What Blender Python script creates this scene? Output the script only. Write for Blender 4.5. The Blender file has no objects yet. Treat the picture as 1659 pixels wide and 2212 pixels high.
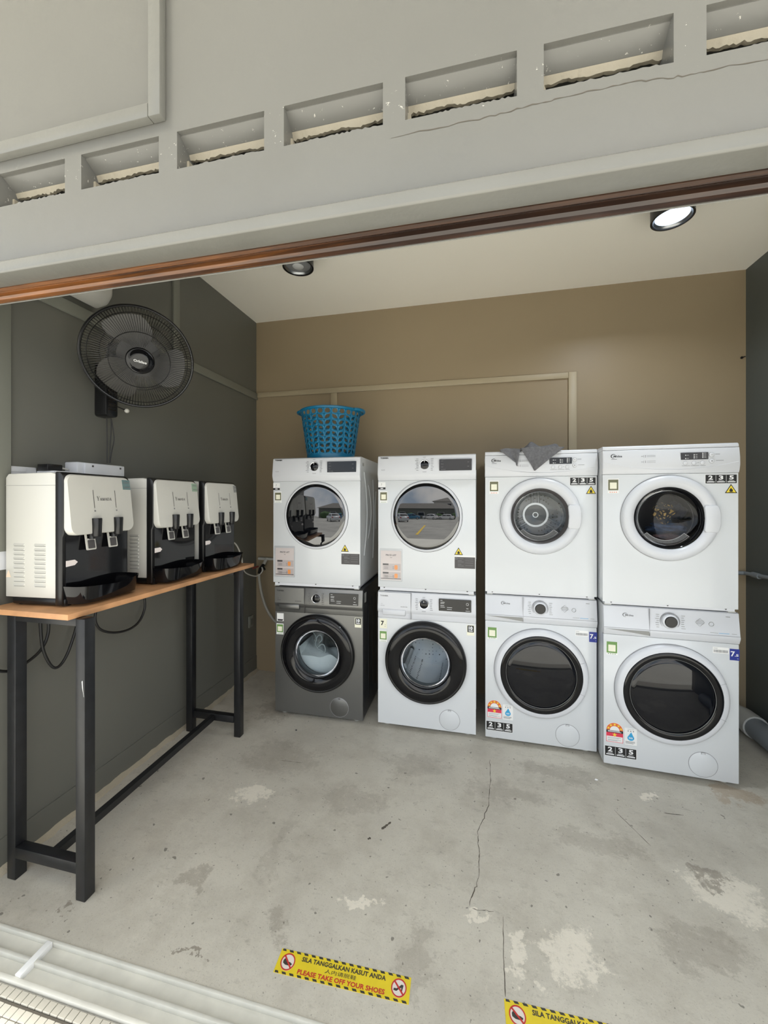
import bpy, bmesh, math, random
from math import sin, cos, pi, radians, sqrt
from mathutils import Vector, Matrix
random.seed(7)
scene = bpy.context.scene
C = scene.collection

# ------------------------------------------------------------------ camera
FPX, YAW, CAMH, HORIZON = 849.16, radians(12.697), 1.3947, 1079.2
cam_data = bpy.data.cameras.new('camera')
cam = bpy.data.objects.new('camera', cam_data); C.objects.link(cam)
cam.location = (0, 0, CAMH); cam.rotation_euler = (pi/2, 0, YAW)
cam_data.sensor_fit = 'HORIZONTAL'; cam_data.sensor_width = 36.0
cam_data.lens = 36.0*FPX/1659.0
cam_data.shift_y = (HORIZON-1106.0)/1659.0
cam_data.clip_start = 0.02; cam_data.clip_end = 500
scene.camera = cam

# ------------------------------------------------------------------ sky, light, exposure
world = bpy.data.worlds.new('sky'); scene.world = world; world.use_nodes = True
wn, wl = world.node_tree.nodes, world.node_tree.links
wn.clear()
w_out = wn.new('ShaderNodeOutputWorld'); w_bg = wn.new('ShaderNodeBackground')
w_tc = wn.new('ShaderNodeTexCoord'); w_noise = wn.new('ShaderNodeTexNoise'); w_ramp = wn.new('ShaderNodeValToRGB')
w_noise.inputs['Scale'].default_value = 3.2; w_noise.inputs['Detail'].default_value = 7
w_ramp.color_ramp.elements[0].position = .40; w_ramp.color_ramp.elements[0].color = (.42, .52, .64, 1)
w_ramp.color_ramp.elements[1].position = .60; w_ramp.color_ramp.elements[1].color = (1, .98, .95, 1)
wl.new(w_tc.outputs['Generated'], w_noise.inputs['Vector']); wl.new(w_noise.outputs['Fac'], w_ramp.inputs['Fac'])
wl.new(w_ramp.outputs['Color'], w_bg.inputs['Color']); wl.new(w_bg.outputs['Background'], w_out.inputs['Surface'])
w_bg.inputs['Strength'].default_value = 2.0
vs = scene.view_settings
vs.view_transform = 'Standard'; vs.look = 'None'; vs.gamma = 1.0; vs.use_curve_mapping = False
vs.exposure = 0.34

sun_data = bpy.data.lights.new('sun', 'SUN'); sun_data.energy = 8.0; sun_data.angle = radians(2.5); sun_data.color = (1, .985, .955)
sun = bpy.data.objects.new('sun', sun_data); C.objects.link(sun)
sun.rotation_euler = (radians(20), radians(12), 0); sun.location = (0, -6, 12)

# ------------------------------------------------------------------ room measures
XL, XR, YB, ZC = -1.7286, 1.6778, 2.9134, 2.842
YF, YI = 0.85, 1.0          # outer and inner face of the front wall
ZD = 2.03                   # underside of the lintel

# ------------------------------------------------------------------ materials
def lin(r, g, b):
    f = lambda c: (c/255/12.92) if c/255 <= .04045 else ((c/255+.055)/1.055)**2.4
    return (f(r), f(g), f(b), 1)
MATS = {}
def mat(name, col, rough=.5, metal=0, spec=.5, coat=0, emit=None, estr=0, ior=1.5, noise=None, bump=None, trans=0):
    if name in MATS: return MATS[name]
    m = bpy.data.materials.new(name); m.use_nodes = True; MATS[name] = m
    nt = m.node_tree; b = nt.nodes['Principled BSDF']
    if len(col) == 3: col = (*col, 1)
    b.inputs['Base Color'].default_value = col; b.inputs['Roughness'].default_value = rough
    b.inputs['Metallic'].default_value = metal; b.inputs['Specular IOR Level'].default_value = spec
    b.inputs['Coat Weight'].default_value = coat; b.inputs['Coat Roughness'].default_value = .06
    b.inputs['IOR'].default_value = ior; b.inputs['Transmission Weight'].default_value = trans
    if emit: b.inputs['Emission Color'].default_value = (*emit, 1); b.inputs['Emission Strength'].default_value = estr
    if noise or bump:
        tc = nt.nodes.new('ShaderNodeTexCoord')
    if noise:                       # (scale, strength, detail)
        n = nt.nodes.new('ShaderNodeTexNoise'); n.inputs['Scale'].default_value = noise[0]; n.inputs['Detail'].default_value = 6
        nt.links.new(tc.outputs['Object'], n.inputs['Vector'])
        r = nt.nodes.new('ShaderNodeValToRGB')
        k = noise[1]
        r.color_ramp.elements[0].position = .3; r.color_ramp.elements[1].position = .7
        r.color_ramp.elements[0].color = tuple(c*(1-k) for c in col[:3])+(1,)
        r.color_ramp.elements[1].color = tuple(min(1, c*(1+k)) for c in col[:3])+(1,)
        nt.links.new(n.outputs['Fac'], r.inputs['Fac']); nt.links.new(r.outputs['Color'], b.inputs['Base Color'])
    if bump:                        # (scale, strength, distance)
        n = nt.nodes.new('ShaderNodeTexNoise'); n.inputs['Scale'].default_value = bump[0]; n.inputs['Detail'].default_value = 5
        nt.links.new(tc.outputs['Object'], n.inputs['Vector'])
        bp = nt.nodes.new('ShaderNodeBump'); bp.inputs['Strength'].default_value = bump[1]; bp.inputs['Distance'].default_value = bump[2]
        nt.links.new(n.outputs['Fac'], bp.inputs['Height']); nt.links.new(bp.outputs['Normal'], b.inputs['Normal'])
    return m
def thin_glass(name, tint, refl, rough=0.0):
    m = bpy.data.materials.new(name); m.use_nodes = True; MATS[name] = m
    nt = m.node_tree; nt.nodes.clear()
    o = nt.nodes.new('ShaderNodeOutputMaterial'); mx = nt.nodes.new('ShaderNodeMixShader')
    t = nt.nodes.new('ShaderNodeBsdfTransparent'); g = nt.nodes.new('ShaderNodeBsdfGlossy'); fr = nt.nodes.new('ShaderNodeFresnel')
    fr.inputs['IOR'].default_value = refl; t.inputs['Color'].default_value = (*tint, 1); g.inputs['Roughness'].default_value = rough
    nt.links.new(fr.outputs[0], mx.inputs[0]); nt.links.new(t.outputs[0], mx.inputs[1]); nt.links.new(g.outputs[0], mx.inputs[2])
    nt.links.new(mx.outputs[0], o.inputs[0]); return m

m_white = mat('white enamel', lin(216, 219, 221), .22, coat=.3)
m_white2 = mat('white plastic', lin(214, 216, 220), .3)
m_seam = mat('grey seam', lin(150, 150, 152), .5)
m_blackgloss = mat('black gloss', (.004, .004, .005), .07, ior=1.45)
m_mirror = mat('tinted mirror glass', (.004, .0045, .006), .015, ior=2.1)
m_blackplastic = mat('black plastic', (.006, .006, .0065), .3)
m_blackmetal = mat('black painted steel', (.009, .0095, .011), .38, noise=(30, .3))
m_rimgrey = mat('dark glossy rim', (.03, .032, .035), .35)
m_chrome = mat('chrome', (.75, .75, .76), .12, metal=1)
m_steel = mat('drum steel', (.58, .59, .60), .35, metal=.85)
m_graphite = mat('graphite steel', lin(122, 122, 120), .33, metal=.75)
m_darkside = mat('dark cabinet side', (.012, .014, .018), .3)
m_print = mat('grey print', lin(120, 120, 122), .5)
m_printk = mat('black print', (.01, .01, .01), .5)
m_printw = mat('white print', lin(240, 240, 240), .5)
m_paper = mat('sticker paper', lin(238, 238, 236), .35)
m_cream = mat('cream sticker', lin(240, 238, 215), .4)
m_green = mat('green sticker', lin(110, 150, 80), .4)
m_dkgreen = mat('olive sticker', lin(105, 105, 75), .4)
m_yellow = mat('warning yellow', lin(240, 215, 60), .4)
m_red = mat('label red', lin(225, 60, 85), .4)
m_orange = mat('label orange', lin(225, 110, 60), .4)
m_star = mat('star yellow', lin(245, 215, 70), .4)
m_blue = mat('label blue', lin(25, 45, 140), .35)
m_drop = mat('water drop blue', lin(60, 165, 215), .35)
m_greylabel = mat('grey label', lin(75, 72, 72), .35)
m_pinkpaper = mat('price paper', lin(232, 222, 218), .3)
m_pinkgrey = mat('price box', lin(208, 198, 196), .35)
m_priceor = mat('price orange', lin(255, 170, 90), .4)
m_sleeve = thin_glass('clear plastic sleeve', (.95, .95, .95), 1.35, .05)
m_glass = thin_glass('clear glass', (.86, .88, .88), 1.5)
m_tintglass = thin_glass('tinted dryer glass', (.55, .53, .54), 1.4)
m_washglass = thin_glass('washer glass bowl', (.74, .78, .80), 1.22)
m_basket = mat('blue basket plastic', lin(14, 112, 152), .38)
m_wood = mat('plywood', lin(186, 138, 96), .55, noise=(9, .25), bump=(60, .2, .002))
m_cream_pl = mat('off white plastic', lin(200, 198, 190), .32)
m_cable = mat('black cable', (.008, .008, .008), .45)
m_hose = mat('grey hose', lin(165, 162, 152), .5)
m_whitehose = mat('white tube', lin(205, 203, 195), .4)
m_pvc = mat('grey pvc', lin(128, 134, 138), .38)
m_pvcw = mat('pale pvc', lin(192, 192, 186), .45)
m_cloth = mat('grey cloth', lin(104, 104, 107), .95, noise=(90, .18), bump=(220, .5, .002))
m_foam = mat('suds', lin(225, 232, 232), .7, bump=(60, .6, .004))
m_redbit = mat('red fitting', lin(110, 40, 30), .5)
m_facade = mat('grey gloss paint', lin(114, 113, 108), .26, noise=(1.6, .05), bump=(14, .22, .006))
def add_flecks(m):
    nt = m.node_tree; b = nt.nodes['Principled BSDF']; N = nt.nodes; L = nt.links
    src = b.inputs['Base Color'].links[0].from_socket
    tc = N.new('ShaderNodeTexCoord'); n = N.new('ShaderNodeTexNoise'); n.inputs['Scale'].default_value = 75; n.inputs['Detail'].default_value = 4; n.inputs['Roughness'].default_value = .75
    L.new(tc.outputs['Object'], n.inputs['Vector'])
    sx = N.new('ShaderNodeSeparateXYZ'); L.new(tc.outputs['Object'], sx.inputs[0])
    d = N.new('ShaderNodeMath'); d.operation = 'SUBTRACT'; L.new(sx.outputs[2], d.inputs[0]); d.inputs[1].default_value = 2.273
    a = N.new('ShaderNodeMath'); a.operation = 'ABSOLUTE'; L.new(d.outputs[0], a.inputs[0])
    e = N.new('ShaderNodeMapRange'); L.new(a.outputs[0], e.inputs['Value']); e.inputs['From Min'].default_value = .03; e.inputs['From Max'].default_value = .085; e.inputs['To Min'].default_value = .07; e.inputs['To Max'].default_value = -.06
    ad = N.new('ShaderNodeMath'); ad.operation = 'ADD'; L.new(n.outputs['Fac'], ad.inputs[0]); L.new(e.outputs[0], ad.inputs[1])
    r = N.new('ShaderNodeMapRange'); L.new(ad.outputs[0], r.inputs['Value']); r.inputs['From Min'].default_value = .715; r.inputs['From Max'].default_value = .74
    x = N.new('ShaderNodeMix'); x.data_type = 'RGBA'; L.new(r.outputs[0], x.inputs['Factor']); L.new(src, x.inputs['A']); x.inputs['B'].default_value = lin(196, 192, 182)
    L.new(x.outputs['Result'], b.inputs['Base Color'])
add_flecks(m_facade)
m_facade2 = mat('grey gloss trim paint', lin(122, 121, 115), .3, noise=(4, .06), bump=(25, .25, .005))
m_plaster = mat('bare plaster', lin(168, 159, 140), .9, bump=(40, .8, .006))
m_cavity = mat('shade-painted cavity', lin(70, 66, 60), .9)  # dark colour stands in for the shade inside gaps
m_ceiling = mat('cream ceiling paint', lin(250, 246, 235), .6, bump=(10, .08, .004))
m_wallback = mat('taupe wall paint', lin(152, 136, 110), .45, noise=(1.2, .04), bump=(12, .12, .004))
m_wallleft = mat('dark grey wall paint', lin(100, 100, 93), .38, noise=(1.5, .05), bump=(12, .12, .004))
m_wallright = mat('dark green grey wall paint', lin(82, 88, 86), .4, noise=(1.5, .06), bump=(14, .2, .004))
m_darktrim = mat('dark grey batten paint', lin(122, 123, 114), .4)
m_crack = mat('crack dark', lin(88, 82, 72), .9)
m_sill = mat('sill paint', lin(206, 204, 194), .5, noise=(14, .08))
m_tile = mat('mosaic tile', lin(170, 166, 154), .35)
m_grout = mat('grout', lin(84, 79, 70), .9)
m_asphalt = mat('asphalt', lin(148, 146, 140), .9, noise=(.6, .2), bump=(80, .4, .01))
m_dustgrey = mat('dust grey paint', lin(150, 150, 146), .6)

def wood_rail_mat():
    m = mat('varnished brown rail', lin(98, 60, 36), .28, coat=.2)
    nt = m.node_tree; b = nt.nodes['Principled BSDF']
    tc = nt.nodes.new('ShaderNodeTexCoord'); mp = nt.nodes.new('ShaderNodeMapping'); mp.inputs['Scale'].default_value = (1.2, 30, 30)
    n = nt.nodes.new('ShaderNodeTexNoise'); n.inputs['Scale'].default_value = 2.2; n.inputs['Detail'].default_value = 8; n.inputs['Roughness'].default_value = .7
    sx = nt.nodes.new('ShaderNodeSeparateXYZ'); mr = nt.nodes.new('ShaderNodeMapRange')
    mr.inputs['From Min'].default_value = -1.5; mr.inputs['From Max'].default_value = .1; mr.inputs['To Min'].default_value = .22; mr.inputs['To Max'].default_value = -.16
    ad = nt.nodes.new('ShaderNodeMath'); ad.operation = 'ADD'
    r = nt.nodes.new('ShaderNodeValToRGB')
    r.color_ramp.elements[0].position = .30; r.color_ramp.elements[0].color = lin(46, 33, 27)
    r.color_ramp.elements[1].position = .78; r.color_ramp.elements[1].color = lin(140, 88, 44)
    e = r.color_ramp.elements.new(.5); e.color = lin(72, 48, 34)
    nt.links.new(tc.outputs['Object'], mp.inputs[0]); nt.links.new(mp.outputs[0], n.inputs['Vector'])
    nt.links.new(tc.outputs['Object'], sx.inputs[0]); nt.links.new(sx.outputs[0], mr.inputs['Value'])
    nt.links.new(n.outputs['Fac'], ad.inputs[0]); nt.links.new(mr.outputs[0], ad.inputs[1])
    nt.links.new(ad.outputs[0], r.inputs[0]); nt.links.new(r.outputs[0], b.inputs['Base Color']); return m
m_rail = wood_rail_mat()

def floor_mat():
    m = mat('worn painted concrete', lin(190, 186, 176), .5)
    nt = m.node_tree; L = nt.links; N = nt.nodes; b = N['Principled BSDF']
    tc = N.new('ShaderNodeTexCoord')
    def noise(scale, detail=6, rough=.6, stretch=None):
        n = N.new('ShaderNodeTexNoise'); n.inputs['Scale'].default_value = scale; n.inputs['Detail'].default_value = detail; n.inputs['Roughness'].default_value = rough
        if stretch:
            mp = N.new('ShaderNodeMapping'); mp.inputs['Scale'].default_value = stretch[0]; mp.inputs['Rotation'].default_value = (0, 0, stretch[1])
            L.new(tc.outputs['Object'], mp.inputs[0]); L.new(mp.outputs[0], n.inputs['Vector'])
        else: L.new(tc.outputs['Object'], n.inputs['Vector'])
        return n
    def ramp(src, p0, p1):
        r = N.new('ShaderNodeMapRange'); r.inputs['From Min'].default_value = p0; r.inputs['From Max'].default_value = p1
        L.new(src, r.inputs['Value']); return r.outputs[0]
    def mix(fac, a, c):
        x = N.new('ShaderNodeMix'); x.data_type = 'RGBA'; L.new(fac, x.inputs['Factor'])
        if isinstance(a, tuple): x.inputs['A'].default_value = a
        else: L.new(a, x.inputs['A'])
        x.inputs['B'].default_value = c; return x.outputs['Result']
    def mul(a, k):
        x = N.new('ShaderNodeMath'); x.operation = 'MULTIPLY'; L.new(a, x.inputs[0])
        if isinstance(k, (int, float)): x.inputs[1].default_value = k
        else: L.new(k, x.inputs[1])
        return x.outputs[0]
    col = mix(ramp(noise(1.7).outputs['Fac'], .35, .68), lin(201, 196, 183), lin(184, 179, 167))
    col = mix(mul(ramp(noise(4.2, 10, .76).outputs['Fac'], .46, .70), .60), col, lin(158, 151, 138))
    col = mix(mul(ramp(noise(15, 10, .75, ((1, 2.2, 1), .5)).outputs['Fac'], .56, .72), .55), col, lin(132, 126, 115))
    col = mix(mul(ramp(noise(11, 10, .8, ((2.4, .9, 1), -.5)).outputs['Fac'], .58, .70), .4), col, lin(214, 208, 194))
    col = mix(mul(ramp(noise(70, 3, .6).outputs['Fac'], .66, .72), .75), col, lin(96, 91, 84))
    col = mix(mul(ramp(noise(190, 2, .6).outputs['Fac'], .60, .72), .35), col, lin(110, 105, 97))
    col = mix(mul(ramp(noise(30, 6, .75, ((3.5, .45, 1), -.6)).outputs['Fac'], .66, .74), .55), col, lin(106, 101, 92))
    col = mix(mul(ramp(noise(34, 1.5, .5).outputs['Fac'], .735, .75), .75), col, lin(100, 96, 88))
    col = mix(mul(ramp(noise(9, 12, .85, ((1.3, 1, 1), .9)).outputs['Fac'], .60, .74), .5), col, lin(128, 121, 110))
    # worn patches with a shape of their own
    nz = noise(26, 12, .85); nf = noise(90, 6, .8)
    wob = noise(7, 5, .7); wsub = N.new('ShaderNodeVectorMath'); wsub.operation = 'SUBTRACT'; L.new(wob.outputs['Color'], wsub.inputs[0]); wsub.inputs[1].default_value = (.5, .5, .5)
    wsc = N.new('ShaderNodeVectorMath'); wsc.operation = 'MULTIPLY_ADD'; L.new(wsub.outputs[0], wsc.inputs[0]); wsc.inputs[1].default_value = (.34, .34, 0); L.new(tc.outputs['Object'], wsc.inputs[2])
    sepn = N.new('ShaderNodeSeparateXYZ'); L.new(wsc.outputs[0], sepn.inputs[0])
    def patch(x, y, rx, ry, s, colr):
        dx = N.new('ShaderNodeMath'); dx.operation = 'SUBTRACT'; L.new(sepn.outputs[0], dx.inputs[0]); dx.inputs[1].default_value = x
        dy = N.new('ShaderNodeMath'); dy.operation = 'SUBTRACT'; L.new(sepn.outputs[1], dy.inputs[0]); dy.inputs[1].default_value = y
        ax = mul(dx.outputs[0], 1/rx); ay = mul(dy.outputs[0], 1/ry)
        sq = N.new('ShaderNodeMath'); sq.operation = 'MULTIPLY_ADD'; L.new(ax, sq.inputs[0]); L.new(ax, sq.inputs[1]); L.new(mul(ay, ay), sq.inputs[2])
        e = N.new('ShaderNodeMapRange'); e.inputs['From Min'].default_value = 0; e.inputs['From Max'].default_value = 1.6; e.interpolation_type = 'SMOOTHSTEP'
        e.inputs['To Min'].default_value = .22; e.inputs['To Max'].default_value = -.42; L.new(sq.outputs[0], e.inputs['Value'])
        ad = N.new('ShaderNodeMath'); ad.operation = 'ADD'; L.new(e.outputs[0], ad.inputs[0]); L.new(nz.outputs['Fac'], ad.inputs[1])
        a2 = N.new('ShaderNodeMath'); a2.operation = 'MULTIPLY_ADD'; L.new(nf.outputs['Fac'], a2.inputs[0]); a2.inputs[1].default_value = .35; L.new(ad.outputs[0], a2.inputs[2])
        return mul(ramp(a2.outputs[0], .74, .86), s), colr
    pale = lin(226, 219, 204); dark = lin(132, 124, 112); brown = lin(160, 138, 112)
    for a in [(-.39, 1.31, .10, .03, .9, pale), (.14, 1.27, .05, .12, .75, pale), (.30, 1.31, .14, .11, .8, pale), (.86, 1.63, .18, .11, .7, pale),
              (-1.02, 1.69, .14, .07, .8, pale), (.82, 2.08, .05, .03, .9, pale), (1.05, 1.45, .16, .11, .6, pale), (.04, 1.37, .05, .03, .8, pale),
              (-.3, 2.05, .26, .15, .28, dark), (.42, 2.16, .3, .1, .34, dark), (-.62, 1.2, .09, .06, .4, dark), (1.22, 2.18, .18, .08, .55, brown),
              (-1.0, 1.95, .34, .2, .28, dark), (.86, 1.7, .1, .05, .7, dark), (-.16, 1.2, .05, .14, .28, dark), (-1.25, 2.4, .24, .18, .45, dark),
              (-1.35, 1.05, .045, .02, .8, dark), (-.84, 1.06, .06, .012, .8, dark), (-1.0, 1.25, .1, .06, .45, dark),
              (.5, 1.75, .26, .1, .3, dark), (-.75, 1.45, .05, .25, .22, dark), (.15, 1.95, .3, .12, .3, dark), (-.55, 1.75, .25, .12, .3, dark), (.7, 1.4, .2, .1, .35, dark)]:
        f, c = patch(*a); col = mix(f, col, c)
    L.new(col, b.inputs['Base Color'])
    rr = N.new('ShaderNodeMapRange'); rr.inputs['To Min'].default_value = .38; rr.inputs['To Max'].default_value = .62
    L.new(noise(4).outputs['Fac'], rr.inputs['Value']); L.new(rr.outputs[0], b.inputs['Roughness'])
    bp = N.new('ShaderNodeBump'); bp.inputs['Strength'].default_value = .25; bp.inputs['Distance'].default_value = .004
    L.new(noise(35, 8, .7).outputs['Fac'], bp.inputs['Height']); L.new(bp.outputs[0], b.inputs['Normal'])
    return m
m_floor = floor_mat()

def dots_mat(name, base, hole, scale, metal=1):
    m = mat(name, base, .3, metal=metal); nt = m.node_tree; b = nt.nodes['Principled BSDF']
    tc = nt.nodes.new('ShaderNodeTexCoord'); v = nt.nodes.new('ShaderNodeTexVoronoi'); v.inputs['Scale'].default_value = scale; v.inputs['Randomness'].default_value = .15
    r = nt.nodes.new('ShaderNodeValToRGB'); r.color_ramp.elements[0].position = .22; r.color_ramp.elements[1].position = .30
    r.color_ramp.elements[0].color = (*hole, 1); r.color_ramp.elements[1].color = (*base, 1)
    nt.links.new(tc.outputs['Object'], v.inputs['Vector']); nt.links.new(v.outputs['Distance'], r.inputs[0]); nt.links.new(r.outputs[0], b.inputs['Base Color'])
    return m
m_perf = dots_mat('perforated drum steel', (.5, .51, .52), (.02, .02, .02), 42)
m_lint = dots_mat('grey lint grille', (.07, .072, .075), (.005, .005, .005), 150, 0)

# ------------------------------------------------------------------ mesh builder
class MB:
    def __init__(s): s.v = []; s.f = []
    def add(s, vs_, fs):
        o = len(s.v); s.v += [tuple(v) for v in vs_]; s.f += [tuple(i+o for i in f) for f in fs]; return s
    def box(s, x0, x1, y0, y1, z0, z1):
        return s.add([(x0, y0, z0), (x1, y0, z0), (x1, y1, z0), (x0, y1, z0), (x0, y0, z1), (x1, y0, z1), (x1, y1, z1), (x0, y1, z1)],
                     [(0, 3, 2, 1), (4, 5, 6, 7), (0, 1, 5, 4), (1, 2, 6, 5), (2, 3, 7, 6), (3, 0, 4, 7)])
    def prism(s, poly, y0, y1):      # polygon in x,z (counter clockwise seen from -y), extruded y0 (front) to y1
        n = len(poly)
        vs_ = [(x, y0, z) for x, z in poly]+[(x, y1, z) for x, z in poly]
        fs = [tuple(range(n)), tuple(reversed(range(n, 2*n)))]
        fs += [(i, i+n, (i+1) % n+n, (i+1) % n) for i in range(n)]
        return s.add(vs_, fs)
    def profile(s, prof, x0, x1):    # closed polygon in y,z extruded along x
        n = len(prof)
        vs_ = [(x0, y, z) for y, z in prof]+[(x1, y, z) for y, z in prof]
        fs = [tuple(range(n)), tuple(reversed(range(n, 2*n)))]
        fs += [(i, (i+1) % n, (i+1) % n+n, i+n) for i in range(n)]
        return s.add(vs_, fs)
    def ring(s, cx, cz, r0, r1, y0, y1, n=64):   # flat annulus, front at y0
        vs_ = []
        for k in range(n):
            a = 2*pi*k/n
            for r, y in ((r0, y0), (r1, y0), (r1, y1), (r0, y1)): vs_.append((cx+r*cos(a), y, cz+r*sin(a)))
        fs = []
        for k in range(n):
            i, j = 4*k, 4*((k+1) % n)
            for q in range(4): fs.append((i+q, i+(q+1) % 4, j+(q+1) % 4, j+q))
        return s.add(vs_, fs)
    def lathe(s, cx, cz, prof, n=64, close=False):   # prof: list of (r, y) about an axis along y through cx,cz
        vs_ = []; m = len(prof)
        for k in range(n):
            a = 2*pi*k/n
            for r, y in prof: vs_.append((cx+r*cos(a), y, cz+r*sin(a)))
        fs = []
        for k in range(n):
            i, j = m*k, m*((k+1) % n)
            for q in range(m if close else m-1): fs.append((i+q, i+(q+1) % m, j+(q+1) % m, j+q))
        return s.add(vs_, fs)
    def lathez(s, cx, cy, prof, n=48):   # prof (r,z) about a vertical axis
        vs_ = []; m = len(prof)
        for k in range(n):
            a = 2*pi*k/n
            for r, z in prof: vs_.append((cx+r*cos(a), cy+r*sin(a), z))
        fs = []
        for k in range(n):
            i, j = m*k, m*((k+1) % n)
            for q in range(m-1): fs.append((i+q, j+q, j+q+1, i+q+1))
        return s.add(vs_, fs)
    def disc(s, cx, cz, r, y0, y1, n=48): return s.prism([(cx+r*cos(2*pi*k/n), cz+r*sin(2*pi*k/n)) for k in range(n)], y0, y1)
    def cylz(s, cx, cy, r, z0, z1, n=24, r1=None):
        r1 = r if r1 is None else r1
        vs_ = [(cx+r*cos(2*pi*k/n), cy+r*sin(2*pi*k/n), z0) for k in range(n)]+[(cx+r1*cos(2*pi*k/n), cy+r1*sin(2*pi*k/n), z1) for k in range(n)]
        fs = [tuple(reversed(range(n))), tuple(range(n, 2*n))]+[(i, (i+1) % n, (i+1) % n+n, i+n) for i in range(n)]
        return s.add(vs_, fs)
    def tube(s, pts, r, n=8, closed=False):
        pts = [Vector(p) for p in pts]; m = len(pts)
        vs_ = []; up = None
        for i, p in enumerate(pts):
            a = pts[i-1] if (i or closed) else p; b = pts[(i+1) % m] if (i < m-1 or closed) else p
            t = (b-a).normalized()
            if up is None:
                up = t.orthogonal().normalized()
            else:
                up = (up-t*up.dot(t)); up = up.normalized() if up.length > 1e-6 else t.orthogonal().normalized()
            w = t.cross(up)
            for k in range(n):
                an = 2*pi*k/n; vs_.append(p+(up*cos(an)+w*sin(an))*r)
        fs = []
        for i in range(m if closed else m-1):
            for k in range(n):
                a, b = i*n, ((i+1) % m)*n
                fs.append((a+k, a+(k+1) % n, b+(k+1) % n, b+k))
        if not closed: fs += [tuple(reversed(range(n))), tuple(range((m-1)*n, m*n))]
        return s.add(vs_, fs)
    def xf(s, M):
        s.v = [tuple(M @ Vector(v)) for v in s.v]; return s
    def mesh(s, name, bevel=0, seg=2, smooth=None, ang=32):
        me = bpy.data.meshes.new(name); bm = bmesh.new()
        vv = [bm.verts.new(v) for v in s.v]
        for f in s.f:
            try: bm.faces.new([vv[i] for i in f])
            except ValueError: pass
        bmesh.ops.recalc_face_normals(bm, faces=bm.faces)
        if bevel:
            es = [e for e in bm.edges if len(e.link_faces) == 2 and e.calc_face_angle(0) > radians(ang)]
            bmesh.ops.bevel(bm, geom=es, offset=bevel, segments=seg, profile=.5, affect='EDGES', clamp_overlap=True)
        bm.to_mesh(me); bm.free()
        if smooth:
            me.shade_smooth() if hasattr(me, 'shade_smooth') else None
            try: me.set_sharp_from_angle(angle=radians(smooth))
            except Exception: pass
        return me
SMALL = ('print', 'clips', 'text', 'icon', 'holes', 'title', 'footer', 'seam')   # fine print and specks, too small to pick apart
def obj(name, mb, m, parent=None, bevel=0, seg=2, smooth=35, label=None, kind=None, ang=32):
    if parent is not None and kind is None and any(w in name for w in SMALL): kind = 'stuff'
    me = mb.mesh(name, bevel, seg, smooth, ang) if isinstance(mb, MB) else mb
    o = bpy.data.objects.new(name, me); C.objects.link(o)
    if m is not None: me.materials.clear(); me.materials.append(m)
    if parent is not None: o.parent = parent
    if label: o['label'] = label
    if kind: o['kind'] = kind
    return o
def tag(o, label, cat, group=None):
    o['label'] = label; o['category'] = cat
    if group: o['group'] = group
    return o
def thing(name, label, cat, loc=(0, 0, 0), rz=0, group=None):
    o = bpy.data.objects.new(name, None); C.objects.link(o); o.location = loc; o.rotation_euler = (0, 0, rz); o.empty_display_size = .05
    return tag(o, label, cat, group)
def struct(name, mb, m, parent=None, bevel=0, smooth=35):
    o = obj(name, mb, m, parent, bevel, smooth=smooth)
    if parent is None: o['kind'] = 'structure'
    return o
def copy_tree(o, parent=None):
    c = o.copy(); C.objects.link(c); c.parent = parent
    for ch in list(o.children): copy_tree(ch, c)
    return c
def rrect(x0, x1, z0, z1, r, n=5):
    P = []
    for cx, cz, a0 in ((x1-r, z0+r, -pi/2), (x1-r, z1-r, 0), (x0+r, z1-r, pi/2), (x0+r, z0+r, pi)):
        for k in range(n+1):
            a = a0+pi/2*k/n; P.append((cx+r*cos(a), cz+r*sin(a)))
    return P
def rect(x0, x1, z0, z1): return [(x0, z0), (x1, z0), (x1, z1), (x0, z1)]
def star(cx, cz, r, r2=None, n=5):
    r2 = r2 or r*.42
    return [(cx+(r if k % 2 == 0 else r2)*cos(pi/2+pi*k/n), cz+(r if k % 2 == 0 else r2)*sin(pi/2+pi*k/n)) for k in range(2*n)]
_txt = {}
def text_mb(body, h, x=0, z=0, y=0, width=None, align='LEFT', bold=0, depth=.0006, shear=0):
    """lettering standing in the x,z plane at depth y; h = cap height"""
    key = (body, bold, shear)
    if key not in _txt:
        cu = bpy.data.curves.new('lettering', 'FONT'); cu.body = body; cu.size = 1.0; cu.offset = bold; cu.shear = shear
        cu.resolution_u = 2; cu.fill_mode = 'BOTH' if False else 'FRONT'
        o = bpy.data.objects.new('lettering', cu); C.objects.link(o)
        dg = bpy.context.evaluated_depsgraph_get(); me = bpy.data.meshes.new_from_object(o.evaluated_get(dg))
        _txt[key] = ([tuple(v.co) for v in me.vertices], [tuple(p.vertices) for p in me.polygons])
        bpy.data.objects.remove(o); bpy.data.curves.remove(cu); bpy.data.meshes.remove(me)
    V, F = _txt[key]
    mb = MB()
    if not V: return mb
    x0 = min(v[0] for v in V); x1 = max(v[0] for v in V)
    k = h/.72; kx = k if width is None else width/(x1-x0)
    w = (x1-x0)*kx
    ox = x-x0*kx-(w/2 if align == 'CENTER' else 0)
    mb.add([(v[0]*kx+ox, y, v[1]*k+z) for v in V], F)
    return mb
def merge(*mbs):
    r = MB()
    for m in mbs: r.add(m.v, m.f)
    return r
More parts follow.
